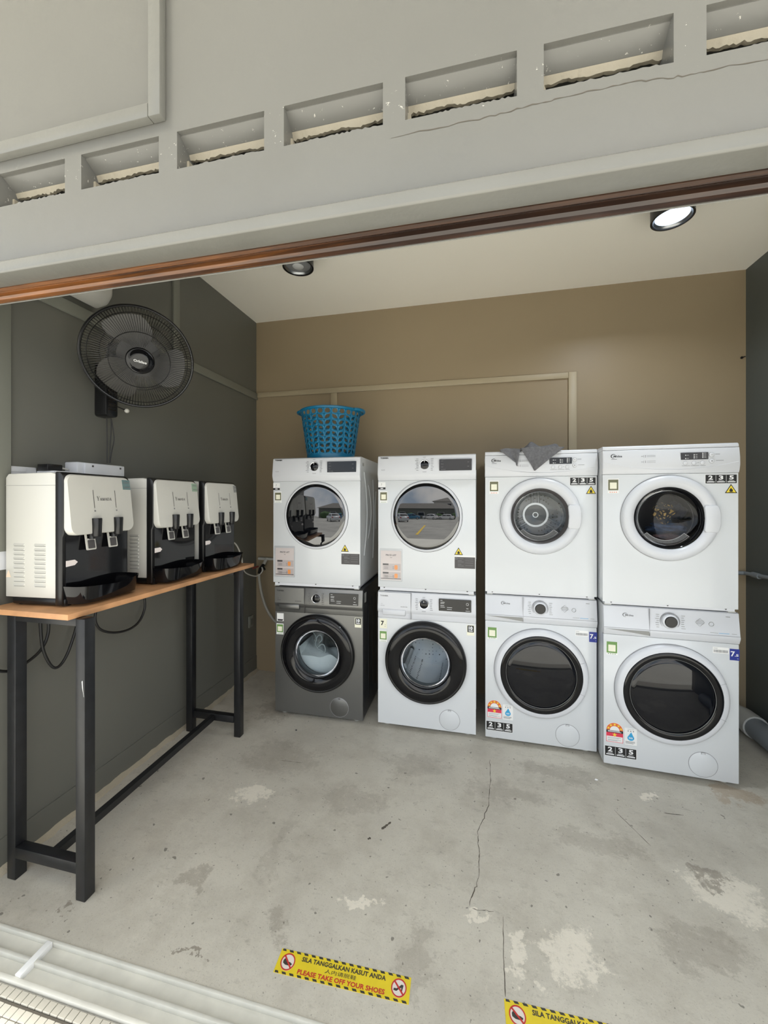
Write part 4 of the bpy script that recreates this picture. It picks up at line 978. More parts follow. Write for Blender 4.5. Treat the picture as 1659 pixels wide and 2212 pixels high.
def dispenser(label, y, x=-1.455, w=.30, rz=0, sticker='silver'):
    t = thing('water_dispenser', label, 'water dispenser', (x, y, ZT), pi/2+rz, 'water dispensers on the bar table')
    h = .495; hw = w/2
    # white steel shell with louvres, side panels behind the black front frame
    prof = [(.036, .032), (.258, .032), (.258, h-.018), (.246, h-.004), (.06, h), (.036, h-.006)]
    sh = part('shell', MB().profile(prof, -hw+.006, hw-.006), m_cream_pl, t, bevel=.003)
    part('lid_seam', MB().box(-hw+.0055, hw-.0055, 0.038, .2585, h-.0485, h-.0470), m_dustgrey, sh)
    for s_ in (-1, 1):
        X = s_*(hw-.006)
        for col in (.080, .172):
            for k in range(10):
                z = .075+k*.0165
                part('louvre', MB().add([(X, col, z), (X, col+.05, z), (X, col+.05, z+.0085), (X, col, z+.0085), (X+s_*.005, col+.003, z+.001), (X+s_*.005, col+.047, z+.001)],
                     [(0, 1, 5, 4), (4, 5, 2, 3), (0, 4, 3), (1, 2, 5)]), m_cream_pl, sh)
        part('louvre_slot', merge(*[MB().box(min(X, X+s_*.0006), max(X, X+s_*.0006), col+.002, col+.048, .075+k*.0165-.0028, .075+k*.0165+.0006) for col in (.080, .172) for k in range(10)]), m_dustgrey, sh, kind='stuff')
    part('warning_mark', MB().add([(-hw+.0055, .234, .105), (-hw+.0055, .256, .105), (-hw+.0055, .245, .132)], [(0, 1, 2)]), mat('faded orange', lin(232, 205, 180), .5), sh)
    # base tray under the shell
    part('base', MB().box(-hw+.008, hw-.008, .0, .232, .006, .0315), m_blackplastic, t, bevel=.006)
    for fx in (-hw+.04, hw-.04):
        for fy in (.03, .22): part('foot', MB().cylz(fx, fy, .014, 0, .0065, 12), m_blackplastic, t)
    # black front frame with rounded top, recessed glossy panel
    fr = part('front_frame', MB().profile([(.0358, .008), (.0358, h+.002), (.014, h+.001), (.002, h-.012), (-.002, h-.04), (-.002, .27), (.006, .255), (.006, .008)], -hw, hw), m_blackplastic, t, bevel=.005, smooth=50)
    part('recess_panel', MB().profile([(.0055, .02), (.0015, .02), (.0015, .262), (.0055, .262)], -hw+.012, hw-.012), m_blackgloss, fr)
    # white upper cover, bulging forward, notched round the taps
    N = 14; V = []; F = []; P = rrect(-hw+.003, hw-.003, .262, h-.006, .03, 6)
    pm = []
    def bulge(px, pz): return -.004-.024*max(0, 1-((pz-.262)/(h-.262))**1.6)-.006*(1-(px/hw)**2)
    cx, cz = 0, .375; rings = [1, .97, .9, .75, .5, .25]
    for q, r in enumerate(rings):
        for px, pz in P:
            a, b_ = cx+(px-cx)*r, cz+(pz-cz)*r; V.append((a, bulge(a, b_)+(.008 if q == 0 else 0), b_))
    n = len(P); V.append((cx, bulge(cx, cz), cz))
    for q in range(len(rings)-1):
        for k in range(n): F.append((q*n+k, q*n+(k+1) % n, (q+1)*n+(k+1) % n, (q+1)*n+k))
    for k in range(n): F.append(((len(rings)-1)*n+k, (len(rings)-1)*n+(k+1) % n, len(V)-1))
    o_ = len(V)
    for px, pz in P: V.append((px, .002, pz))
    for k in range(n): F.append((k, o_+k, o_+(k+1) % n, (k+1) % n))
    cv = part('upper_cover', MB().add(V, F), m_cream_pl, t, smooth=50)
    for s_ in (-.048, .052):
        yy = bulge(s_, .40)-.0008
        part('cover_line', MB().add([(s_-.0012, bulge(s_, .362)-.0012, .362), (s_+.0012, bulge(s_, .362)-.0012, .362), (s_+.0012, bulge(s_, .432)-.0012, .432), (s_-.0012, bulge(s_, .432)-.0012, .432)], [(0, 1, 2, 3)]), m_greylabel, cv)
        part('indicator_light', MB().disc(s_+.001, .351, .003, bulge(s_, .351)-.002, bulge(s_, .351)+.002, 12), m_print, cv)
        tp = part('tap', MB().lathez(s_+.003, -.034, [(0, .252), (.0135, .252), (.016, .256), (.018, .32), (.017, .323), (0, .323)], 28), m_blackplastic, t)
        pdl = MB()
        # paddle: pale frame with a dark grey pad
        M_ = Matrix.Translation((s_-.004, -.006, .262)) @ Matrix.Rotation(radians(-9), 4, 'X')
        fr_ = MB().prism(rrect(-.020, .020, -.062, -.018, .005), -.005, 0).prism(rect(-.020, -.014, -.02, .004), -.005, 0).prism(rect(.002, .018, -.012, -.008), -.005, 0).prism(rect(.014, .020, -.02, -.008), -.005, 0)
        pd = part('paddle', fr_.xf(M_), m_cream_pl, t)
        part('paddle_pad', MB().prism(rrect(-.0145, .0145, -.057, -.024, .003), -.0066, -.005).xf(M_), m_greylabel, pd)
        part('tap_spout', MB().cylz(s_, -.016, .012, .243, .262, 16), m_blackplastic, t)
    nm = yamada(-.034, .391, bulge(0, .40)-.0012, .016, .064)
    part('maker_print', nm, m_greylabel, cv)
    part('arrow_sticker', MB().prism([(-hw+.012, .148), (-hw+.046, .150), (-hw+.058, .160), (-hw+.046, .170), (-hw+.012, .170)], .0002, .0013), m_pinkpaper, t)
    cs = mat('silver blue sticker', lin(125, 150, 150), .25, metal=.3) if sticker == 'silver' else mat('pale green sticker', lin(150, 175, 150), .4) if sticker == 'green' else m_dustgrey
    sx = hw-.052 if sticker != 'small' else hw-.04
    st_ = part('corner_sticker', MB().add([(x_, bulge(x_, z_)-.0008, z_) for x_, z_ in ((sx, h-.058), (hw-.009, h-.058), (hw-.009, h-.017), (sx, h-.017))]+[(x_, bulge(x_, z_)+.001, z_) for x_, z_ in ((sx, h-.058), (hw-.009, h-.058), (hw-.009, h-.017), (sx, h-.017))],
         [(0, 1, 2, 3), (7, 6, 5, 4), (0, 4, 5, 1), (1, 5, 6, 2), (2, 6, 7, 3), (3, 7, 4, 0)]), cs, cv)
    part('sticker_print', merge(*[MB().prism(rect(sx+.006, hw-.015, z, z+.003), bulge(0, z)+.0012, bulge(0, z)+.0014) for z in (h-.05, h-.03)]), m_print, cv)
    # drip tray
    n = 16; top = []
    for k in range(n+1):
        a = pi*k/n; top.append((hw*.97*(abs(cos(a))**.6)*(1 if cos(a) > 0 else -1), .004-.088*max(0, sin(a))**.42))
    V = [(x_, y_, .066+(.012*abs(x_)/hw)) for x_, y_ in top]+[(x_*.93, .004+(y_-.004)*.86, .012) for x_, y_ in top]+[(x_*.95, .004+(y_-.004)*.93, .064+.009*abs(x_)/hw) for x_, y_ in top]+[(x_*.9, .004+(y_-.004)*.82, .045) for x_, y_ in top]
    m_ = n+1; F = []
    for k in range(n):
        F += [(k, k+1, m_+k+1, m_+k), (k, 2*m_+k, 2*m_+k+1, k+1), (2*m_+k, 3*m_+k, 3*m_+k+1, 2*m_+k+1)]
    F += [tuple(range(m_, 2*m_)), tuple(range(3*m_, 4*m_))]
    part('drip_tray', MB().add(V, F), m_blackgloss, t, smooth=45)
    return t
dispenser('black and white water dispenser with louvred side, nearest on the bar table', 1.284, x=-1.457, rz=.06, sticker='silver')
dispenser('black and white water dispenser, middle of the three on the bar table', 1.676, x=-1.435, rz=.03, sticker='green')
dispenser('black and white water dispenser, farthest of the three on the bar table', 1.995, x=-1.41, w=.285, sticker='small')

# ================================================================== WALL FAN
fan = thing('wall_fan', 'black wall fan with round wire cage on the dark wall', 'fan', (XL, 1.528, 1.785))
part('wall_bracket', MB().prism(rrect(-.031, .031, 0, .25, .014), 0, .068).xf(Matrix.Rotation(pi/2, 4, 'Z')).xf(Matrix.Translation((.069, 0, 0))), m_blackplastic, fan, bevel=.004)
part('bracket_louvre', merge(*[MB().box(.0692, .0706, -.020, .020, .03+.012*k, .035+.012*k) for k in range(9)]), m_blackgloss, fan, kind='stuff')
FC = Vector((-1.470, 1.492, 2.033))-Vector((XL, 1.528, 1.785)); FN = Vector((.66, -.62, -.43)).normalized()
FM = Matrix.Translation(FC) @ FN.to_track_quat('-Y', 'Z').to_matrix().to_4x4()   # local -y faces out
R_ = .217
rn = (FM @ Vector((0, .13, 0)))
part('neck_arm', MB().tube(smooth_path([(.05, .0, .22), (.09, -.01, .30), (.14, -.05, .30), tuple(FM @ Vector((0, .15, -.02)))]), .026, 12), m_blackplastic, fan)
part('motor', MB().lathe(0, 0, [(0, .175), (.035, .172), (.06, .15), (.068, .10), (.066, .055), (0, .055)], 32).xf(FM), m_blackplastic, fan, smooth=50)
part('rear_disc', MB().lathe(0, 0, [(0, .052), (.085, .054), (.088, .050), (0, .046)], 32).xf(FM), m_blackplastic, fan)
def cage(front):
    mb = MB(); n = 112
    for k in range(n):
        a = 2*pi*k/n; pts = []
        for r in (.05, .10, .145, .178, .202, R_-.003):
            q = r/R_
            y = (-.062+.055*q**3.5) if front else (.058-.06*q**4)
            tw = .10*(q) if front else 0
            pts.append((r*cos(a+tw), y, r*sin(a+tw)))
        mb.tube(pts, .0012, 4)
    for r in ((.118, .192) if front else (.15,)):
        q = r/R_; y = (-.0622+.055*q**3.5) if front else (.058-.06*q**4)
        mb.tube([(r*cos(2*pi*k/72), y, r*sin(2*pi*k/72)) for k in range(72)], .0016, 5, closed=True)
    return mb.xf(FM)
part('front_grille', cage(True), m_blackplastic, fan, kind='stuff'); part('rear_grille', cage(False), m_blackplastic, fan, kind='stuff')
part('cage_rim', MB().tube([(R_*cos(2*pi*k/96), -.004, R_*sin(2*pi*k/96)) for k in range(96)], .0062, 8, closed=True).xf(FM), m_blackplastic, fan)
m_blade = mat('smoke grey blade', lin(66, 64, 60), .28)
for k in range(3):
    a0 = radians(95+120*k); V = []; F = []; n = 10
    for i in range(n+1):
        r = .035+.150*i/n; wdt = radians(16+62*sin(pi*min(1, (i/n)*.8+.05))**.8)
        for j in range(7):
            f = j/6-.5; a = a0+wdt*f+.35*(i/n); V.append((r*cos(a), -.005+.045*f*(1-.3*i/n), r*sin(a)))
    for i in range(n):
        for j in range(6): q = i*7+j; F.append((q, q+1, q+8, q+7))
    part('blade', MB().add(V, F).xf(FM), m_blade, fan, smooth=60)
part('blade_hub', MB().lathe(0, 0, [(0, -.035), (.03, -.033), (.042, -.02), (.044, .03), (0, .03)], 32).xf(FM), m_blackgloss, fan, smooth=50)
cap = part('centre_cap', MB().lathe(0, 0, [(0, -.079), (.03, -.078), (.040, -.075), (.043, -.072), (.052, -.070), (.056, -.064), (.055, -.055), (0, -.055)], 48).xf(FM), m_blackgloss, fan, smooth=40)
part('cap_print', text_mb('Orbiloo', .0105, 0, -.006, -.0797, width=.05, align='CENTER', bold=.02).xf(FM @ Matrix.Rotation(radians(6), 4, 'Y')), m_printw, cap)
part('bead_rod', MB().tube([(.055, .028, .06), (.075, .075, .046)], .003, 6), m_blackplastic, fan)
part('pull_bead', MB().add(*(lambda n: ([(.075+.011*sin(pi*i/8)*cos(2*pi*j/n), .075+.011*sin(pi*i/8)*sin(2*pi*j/n), .045+.011*cos(pi*i/8)) for i in range(9) for j in range(n)], [(i*n+j, i*n+(j+1) % n, (i+1)*n+(j+1) % n, (i+1)*n+j) for i in range(8) for j in range(n)]))(12)), m_whitehose, fan, smooth=60)
for q, pts in enumerate(([(.03, .008, .0), (.03, .009, -.1), (.03, .010, -.215)], [(.035, .026, .0), (.036, .025, -.06), (.036, .020, -.13), (.034, .018, -.215)], [(.035, .027, .0), (.037, .034, -.05), (.037, .040, -.10), (.036, .028, -.16), (.034, .021, -.215)])):
    part('pull_cord', MB().tube(smooth_path(pts), .0022, 6), m_cable, fan)

# ================================================================== THINGS ON THE LEFT WALL
b1 = thing('junction_box', 'white plastic cable box with screws on the dark wall behind the dispensers', 'junction box', (XL, 1.47, 1.499))
part('box_body', MB().box(0, .07, -.11, .115, 0, .059), m_white2, b1, bevel=.005)
part('box_cover', MB().box(.0705, .082, -.085, .113, .002, .056), m_white2, b1, bevel=.003)
for y in (-.05, .09): part('screw', MB().box(.0821, .0835, y-.004, y+.004, .040, .048), m_greylabel, b1)
b2 = thing('socket_panel', 'white socket panel behind the nearest water dispenser', 'socket panel', (XL, 1.185, 1.13))
part('panel_body', MB().box(0, .0045, -.13, .06, 0, .394), m_white2, b2, bevel=.004)
part('panel_door', MB().box(.005, .0075, -.12, .02, .372, .390), m_white2, b2, bevel=.002)
for z in (.07, .15, .23): part('socket_slot', MB().box(.005, .0055, -.09, -.066, z, z+.012), m_greylabel, b2)
b3 = thing('power_adapter', 'small black adapter lying on a white box behind the nearest dispenser', 'adapter', (XL+.06, 1.265, 1.512))
part('adapter_body', MB().box(-.04, .015, -.030, .030, 0, .026), m_blackplastic, b3, bevel=.004)
part('adapter_cord', MB().tube(smooth_path([(-.03, .03, .012), (-.035, .06, .016), (-.035, .09, .012)]), .004, 6), m_whitehose, b3)
b4 = thing('trunking_box', 'white trunking box under the black adapter', 'trunking', (XL, 1.30, 1.498))
part('trunking_body', MB().box(0, .09, -.053, .058, 0, .0135), m_white2, b4, bevel=.003)
part('trunking_lid', MB().box(.0905, .094, -.050, .055, .001, .0125), m_white2, b4, bevel=.001)
# white appliance high on the left wall, cut by the lintel
hu = thing('wall_heater', 'white rounded unit high on the dark wall, half hidden by the lintel', 'wall unit', (XL, 1.34, 2.285))
part('unit_body', MB().profile([(0, 0), (.07, .012), (.10, .05), (.105, .20), (.085, .26), (0, .27)], -.17, .17).xf(Matrix.Rotation(-pi/2, 4, 'Z')), m_cream_pl, hu, bevel=.018, seg=4, smooth=50)
part('unit_display', MB().box(.095, .1075, -.05, .07, .09, .15), m_dustgrey, hu, bevel=.002)
# cables under the table
def cable(name, label, pts, r, m, cat='cable', group=None, n=8):
    return tag(obj(name, MB().tube(smooth_path(pts, n), r, 8), m, smooth=80), label, cat, group)
XC = XL+.05
cable('power_cable', 'black cable hanging in a loop beside the front table leg', [(XC, 1.223, .979), (XC, 1.226, .90), (XC, 1.235, .80), (XC, 1.265, .72), (XC, 1.295, .70), (XC, 1.33, .735), (XC, 1.365, .82), (XC, 1.385, .90), (XC, 1.39, .979)], .0055, m_cable, group='black cables under the bar table')
cable('power_cable', 'black cable sagging left under the nearest dispenser', [(XC-.012, 1.25, .979), (XC-.012, 1.265, .90), (XC-.012, 1.262, .84), (XC-.012, 1.235, .79), (XC-.012, 1.18, .76), (XC-.012, 1.12, .755), (XC-.012, 1.06, .80), (XC-.012, 1.02, .90)], .0055, m_cable, group='black cables under the bar table')
cable('power_cable', 'black cable in a flat loop under the middle dispenser', [(XC, 1.485, .979), (XC, 1.465, .90), (XC, 1.46, .84), (XC, 1.49, .79), (XC, 1.56, .755), (XC, 1.64, .745), (XC, 1.70, .765), (XC, 1.735, .82), (XC, 1.735, .88), (XC, 1.72, .979)], .0055, m_cable, group='black cables under the bar table')

# ================================================================== LAUNDRY BASKET
def basket():
    cx, cy = -.955, 2.57; z0 = TT
    t = thing('laundry_basket', 'blue plastic laundry basket with leaf-shaped holes on top of a dryer', 'basket', (cx, cy, z0))
    H_ = .335; r0, r1 = .158, .205
    rad = lambda z: r0+(r1-r0)*(z/H_)
    # wall: columns of mirrored leaf openings between solid ribs
    NC = 26; NR = 7; za, zb = .032, .285
    V = []; F = []
    def P(a, z, off=0): r = rad(z)+off; return (r*cos(a), r*sin(a), z)
    mb = MB()
    leaf = 7
    for c in range(NC):
        aL = 2*pi*c/NC; aR = 2*pi*(c+1)/NC; sgn = 1 if c % 2 == 0 else -1
        for r in range(NR):
            zl = za+(zb-za)*r/NR; zh = za+(zb-za)*(r+1)/NR
            # leaf outline: a pointed lens along the cell's diagonal
            m_ = .12; pts = []
            x0_, x1_ = (.12, .88) if sgn > 0 else (.88, .12)
            q0 = Vector((x0_, .10)); q1 = Vector((x1_, .90)); d = q1-q0; nn = Vector((-d.y, d.x)).normalized()
            for k in range(leaf+1):
                f = k/leaf; pts.append(q0+d*f+nn*(.30*sin(pi*f)))
            for k in range(1, leaf):
                f = 1-k/leaf; pts.append(q0+d*f-nn*(.24*sin(pi*f)))
            pts = [(min(.95, max(.05, p.x)), min(.96, max(.04, p.y))) for p in pts]
            n = len(pts)
            # bridge outline to the cell's border
            angs = [math.atan2(p[1]-.5, p[0]-.5) for p in pts]
            corner = [(0, 0), (1, 0), (1, 1), (0, 1)]
            allp = sorted([(a, p, None) for a, p in zip(angs, pts)], key=lambda q: q[0])
            def edge(a):
                ca, sa = cos(a), sin(a); tt = min(.5/abs(ca) if abs(ca) > 1e-9 else 9, .5/abs(sa) if abs(sa) > 1e-9 else 9); return (.5+ca*tt, .5+sa*tt)
            inner = [q[1] for q in allp]; outer = [edge(q[0]) for q in allp]
            # snap the nearest outer points to the corners
            for cn in corner:
                k = min(range(n), key=lambda i: (outer[i][0]-cn[0])**2+(outer[i][1]-cn[1])**2); outer[k] = cn
            conv = lambda p: P(aL+(aR-aL)*p[0], zl+(zh-zl)*p[1])
            vv = [conv(p) for p in inner]+[conv(p) for p in outer]
            mb.add(vv, [(k, (k+1) % n, (k+1) % n+n, k+n) for k in range(n)])
    # open row of larger holes under the rim
    zl, zh = zb, .322
    for c in range(NC):
        aL = 2*pi*c/NC; aR = 2*pi*(c+1)/NC
        inner = [(.5+.36*cos(2*pi*k/12), .5+.40*sin(2*pi*k/12)) for k in range(12)]; outer = []
        for k in range(12):
            a = 2*pi*k/12; ca, sa = cos(a), sin(a); tt = min(.5/abs(ca) if abs(ca) > 1e-9 else 9, .5/abs(sa) if abs(sa) > 1e-9 else 9); outer.append((.5+ca*tt, .5+sa*tt))
        for cn in ((0, 0), (1, 0), (1, 1), (0, 1)):
            k = min(range(12), key=lambda i: (outer[i][0]-cn[0])**2+(outer[i][1]-cn[1])**2); outer[k] = cn
        conv = lambda p: P(aL+(aR-aL)*p[0], zl+(zh-zl)*p[1])
        mb.add([conv(p) for p in inner]+[conv(p) for p in outer], [(k, (k+1) % 12, (k+1) % 12+12, k+12) for k in range(12)])
    w = part('basket_wall', mb, m_basket, t, smooth=50)
    so = w.modifiers.new('thickness', 'SOLIDIFY'); so.thickness = .0026; so.offset = -1
    part('basket_base', MB().lathez(0, 0, [(0, .003), (r0-.002, .003), (r0+.003, .0), (rad(.033), .033), (rad(.033)-.003, .033), (r0-.004, .006), (0, .006)], 52), m_basket, t)
    part('basket_rim', MB().lathez(0, 0, [(rad(.318), .318), (rad(.33)+.008, .320), (rad(.33)+.010, .330), (rad(.33)+.004, .336), (rad(.33)-.004, .335), (rad(.32)-.004, .318), (rad(.318), .318)], 64), m_basket, t)
    for s_ in (-1, 1):
        a0 = pi if s_ < 0 else 0
        pts = []
        for k in range(13):
            a = a0+radians(-24+48*k/12)+radians(12)*(-1 if s_ < 0 else 1)*0; f = sin(pi*k/12)
            rr = rad(.33)+.006+.022*f**.6; pts.append((rr*cos(a), rr*sin(a), .328+.004*f))
        part('basket_handle', MB().tube(pts, .010, 8), m_basket, t, smooth=60)
    return t
basket()

# ================================================================== GREY CLOTH HUNG OVER A DRYER
def cloth():
    o = ST[2]; t = Matrix.Translation((o[0], o[1], TM)) @ Matrix.Rotation(o[2], 4, 'Z')
    mb = MB()
    def sheet(fn, nu, nv):
        V = []; F = []
        for j in range(nv+1):
            for i in range(nu+1): V.append(fn(i/nu, j/nv))
        for j in range(nv):
            for i in range(nu): a = j*(nu+1)+i; F.append((a, a+1, a+nu+2, a+nu+1))
        mb.add(V, F)
    # main triangular flap: from a bundle on the top, over the edge, down to a point
    def main(u, v):
        # v 0 = back of the bundle on top, .38 = edge, 1 = bottom tip
        if v < .40:
            f = v/.40
            x = -.085+.205*u+.012*sin(9*u+2*f); y = .13-.135*f
            z = .010+.060*abs(sin(pi*(f*.95)))*(.65+.35*sin(6*u+1.2))+.006*sin(13*u+7*f)
            z = max(.003, z*(.30+.70*sin(pi*min(1, max(0, u)))**.7))
            if f > .85: z *= (1-(f-.85)/.15)*.9+.1
            return (x, y, z+.002)
        f = (v-.40)/.60
        xl = -.102+.075*f; xr = .128-.155*f
        x = xl+(xr-xl)*u
        y = -.0165-.006*sin(3.1*f)-.004*sin(11*u+5*f)*(1-f)-.004*sin(pi*u)
        z = .012-.125*f+.006*sin(pi*u)*(1-f)
        return (x, y, z)
    sheet(main, 28, 30)
    def left(u, v):
        if v < .3:
            f = v/.3; x = -.205+.115*u; y = .10-.112*f; z = .005+.014*sin(pi*f)*(.5+.5*sin(pi*u)); return (x, y, max(.003, z))
        f = (v-.3)/.7
        xl = -.220+.095*f; xr = -.106-.014*f
        x = xl+(xr-xl)*u
        y = -.0165-.007*sin(7*u+1)*(1-.5*f)-.003
        z = .008-.075*f-.022*u*f+.010*(1-f)*sin(4*u)
        return (x, y, z)
    sheet(left, 16, 18)
    mb.xf(t)
    ob = tag(obj('grey_cloth', mb, m_cloth, smooth=80), 'crumpled grey cloth hanging over the top edge of a white dryer', 'cloth')
    so = ob.modifiers.new('thickness', 'SOLIDIFY'); so.thickness = .003; so.offset = 1
cloth()

# ================================================================== LAUNDRY INSIDE THE RIGHT DRYER
def lump_mb(c, s_, seed, amp=.12, sub=4, fr=(3, 9)):
    bm = bmesh.new(); bmesh.ops.create_icosphere(bm, subdivisions=sub, radius=1); rr = random.Random(seed)
    ph = [Vector((rr.uniform(-1, 1), rr.uniform(-1, 1), rr.uniform(-1, 1)))*rr.uniform(*fr) for _ in range(7)]
    bm.verts.index_update()
    for v in bm.verts:
        f = 1+amp*sum(sin(p.dot(v.co)+i) for i, p in enumerate(ph))
        v.co = Vector((v.co.x*s_[0]*f+c[0], v.co.y*s_[1]*f+c[1], v.co.z*s_[2]*f+c[2]))
    m_ = MB().add([tuple(v.co) for v in bm.verts], [tuple(v.index for v in f.verts) for f in bm.faces]); bm.free(); return m_
def print_cloth_mat():
    m = mat('black cloth with yellow print', (.01, .01, .01), .8); nt = m.node_tree; b = nt.nodes['Principled BSDF']
    tc = nt.nodes.new('ShaderNodeTexCoord'); v = nt.nodes.new('ShaderNodeTexVoronoi'); v.inputs['Scale'].default_value = 46; v.feature = 'DISTANCE_TO_EDGE'
    r = nt.nodes.new('ShaderNodeValToRGB'); r.color_ramp.elements[0].position = .16; r.color_ramp.elements[1].position = .2
    r.color_ramp.elements[0].color = (.012, .012, .014, 1); r.color_ramp.elements[1].color = lin(250, 215, 120)
    nt.links.new(tc.outputs['Object'], v.inputs['Vector']); nt.links.new(v.outputs['Distance'], r.inputs[0]); nt.links.new(r.outputs[0], b.inputs['Base Color']); return m
M3 = Matrix.Translation(at(ST[3], -.004, 0, JM)) @ Matrix.Rotation(ST[3][2], 4, 'Z')
zc3 = 1.302-JM
tag(obj('patterned_garment', lump_mb((.030, .12, zc3+.028), (.044, .042, .046), 3, .10).xf(M3), print_cloth_mat(), smooth=80), 'black garment with bright yellow print behind the right dryer window', 'clothes', 'laundry in the right dryer')
tag(obj('blue_garment', lump_mb((.05, .15, zc3-.058), (.085, .055, .026), 8, .10).xf(M3), mat('blue denim', lin(70, 105, 150), .9, noise=(40, .3)), smooth=80), 'blue garment lying low behind the right dryer window', 'clothes', 'laundry in the right dryer')
tag(obj('pale_garment', lump_mb((.05, .16, zc3-.108), (.07, .05, .017), 15, .08).xf(M3), mat('dusty pink cloth', lin(180, 145, 140), .9, noise=(40, .2)), smooth=80), 'pale pink garment at the bottom of the right dryer drum', 'clothes', 'laundry in the right dryer')
tag(obj('dark_garment', lump_mb((.118, .21, zc3+.035), (.038, .05, .042), 21, .10).xf(M3), mat('navy cloth', lin(45, 55, 80), .9, noise=(40, .2)), smooth=80), 'navy garment right of the yellow print in the right dryer', 'clothes', 'laundry in the right dryer')

# ================================================================== TAP, PIPES, HOSES
tp = thing('wall_tap', 'wall tap with black handle and grey supply pipe left of the machines', 'tap', (-1.63, YB, .86))
part('supply_pipe', MB().tube([(-.07, -.014, .055), (.10, -.014, .055)], .011, 10), m_pvcw, tp)
part('pipe_stub', MB().tube(smooth_path([(.0, -.014, .055), (.0, -.03, .04), (.0, -.06, .015)]), .013, 10), m_pvcw, tp)
part('tap_body', MB().tube([(.0, -.05, .02), (-.012, -.09, -.015), (-.016, -.10, -.05)], .013, 10), m_blackplastic, tp)
part('tap_handle', MB().tube([(.004, -.08, .01), (.03, -.09, -.02)], .008, 8), m_blackplastic, tp)
part('red_valve', MB().tube([(-.03, -.085, .005), (-.075, -.095, -.012)], .007, 8), m_redbit, tp)
cable('drain_hose', 'grey hose hanging from the tap down behind the grey washing machine', [(-1.646, YB-.10, .805), (-1.640, YB-.10, .74), (-1.62, YB-.09, .62), (-1.59, YB-.08, .53), (-1.54, YB-.07, .45), (-1.45, YB-.04, .36), (-1.35, YB-.02, .30)], .011, m_hose, 'hose')
cable('white_tube', 'thin white water tube from the farthest dispenser to the tap', [(-1.62, 2.15, 1.10), (-1.58, 2.25, 1.125), (-1.56, 2.36, 1.10), (-1.57, 2.45, 1.0), (-1.62, 2.55, .90), (-1.66, 2.66, .84), (-1.655, 2.76, .80), (-1.645, 2.805, .80), (-1.62, 2.82, .83), (-1.625, 2.82, .86)], .005, m_whitehose, 'tube')
cable('grey_conduit', 'thin grey pipe along the wall behind the rightmost stack', [(1.45, YB-.012, .93), (1.60, YB-.012, .932), (XR-.03, YB-.014, .934), (XR-.015, YB-.03, .935), (XR-.013, 2.80, .938), (XR-.013, 2.55, .95), (XR-.013, 2.0, .95)], .012, m_pvc, 'pipe')
for x, y, z in ((XR-.013, 2.80, .938),):
    part('pipe_clip', MB().tube([(x, y-.03, z), (x, y+.03, z)], .017, 10), m_pvc, bpy.data.objects['grey_conduit'])
pp = thing('drain_pipe', 'large grey drain pipe with pale elbow lying on the floor by the right wall', 'pipe', (0, 0, 0))
part('pipe_run', MB().tube([(1.60, 2.74, .072), (1.60, 1.35, .062)], .058, 20), m_pvc, pp, smooth=60)
part('pipe_elbow', MB().tube(smooth_path([(1.601, 2.735, .073), (1.598, 2.79, .073), (1.57, 2.835, .073), (1.52, 2.845, .073), (1.45, 2.845, .073)]), .064, 20), m_pvcw, pp, smooth=60)
part('pipe_collar', MB().tube([(1.60, 2.69, .072), (1.60, 2.735, .072)], .067, 20), m_pvcw, pp, smooth=60)
wh = thing('wall_hook', 'tiny black hook in the back right corner of the wall', 'hook', (1.655, YB, 2.289))
part('hook_plate', MB().cylz(0, 0, .008, 0, .004, 14).xf(Matrix.Rotation(pi/2, 4, 'X')), m_blackplastic, wh)
part('hook_pin', MB().tube([(0, -.003, 0), (.012, -.016, .002)], .003, 6), m_blackplastic, wh)
so_ = thing('wall_switch', 'dark grey switch low on the dark wall near the corner', 'switch', (XL, 2.82, .38))
part('switch_plate', MB().box(0, .012, -.03, .03, 0, .09), m_darktrim, so_, bevel=.003)
part('switch_rocker', MB().box(.0125, .017, -.015, .015, .02, .07), m_wallleft, so_, bevel=.002)
# bits lying on the floor
def chip(name, label, x, y, r, m, cat, seed):
    rr = random.Random(seed); P_ = [(x+r*rr.uniform(.5, 1.1)*cos(2*pi*k/7), y+r*rr.uniform(.4, .9)*sin(2*pi*k/7)) for k in range(7)]
    mb = MB(); n = 7
    mb.add([(a, b_, .0005) for a, b_ in P_]+[(x+(a-x)*.6, y+(b_-y)*.6, r*.5) for a, b_ in P_], [tuple(range(7))[::-1], tuple(range(7, 14))]+[(k, (k+1) % n, (k+1) % n+n, k+n) for k in range(n)])
    return tag(obj(name, mb, m), label, cat)
chip('dark_crumb', 'small dark crumb on the floor in front of the grey washing machine', -1.04, 2.20, .009, m_blackplastic, 'crumb', 1)
chip('white_scrap', 'small white scrap on the floor between the two right stacks', .60, 2.14, .009, m_paper, 'scrap', 2)

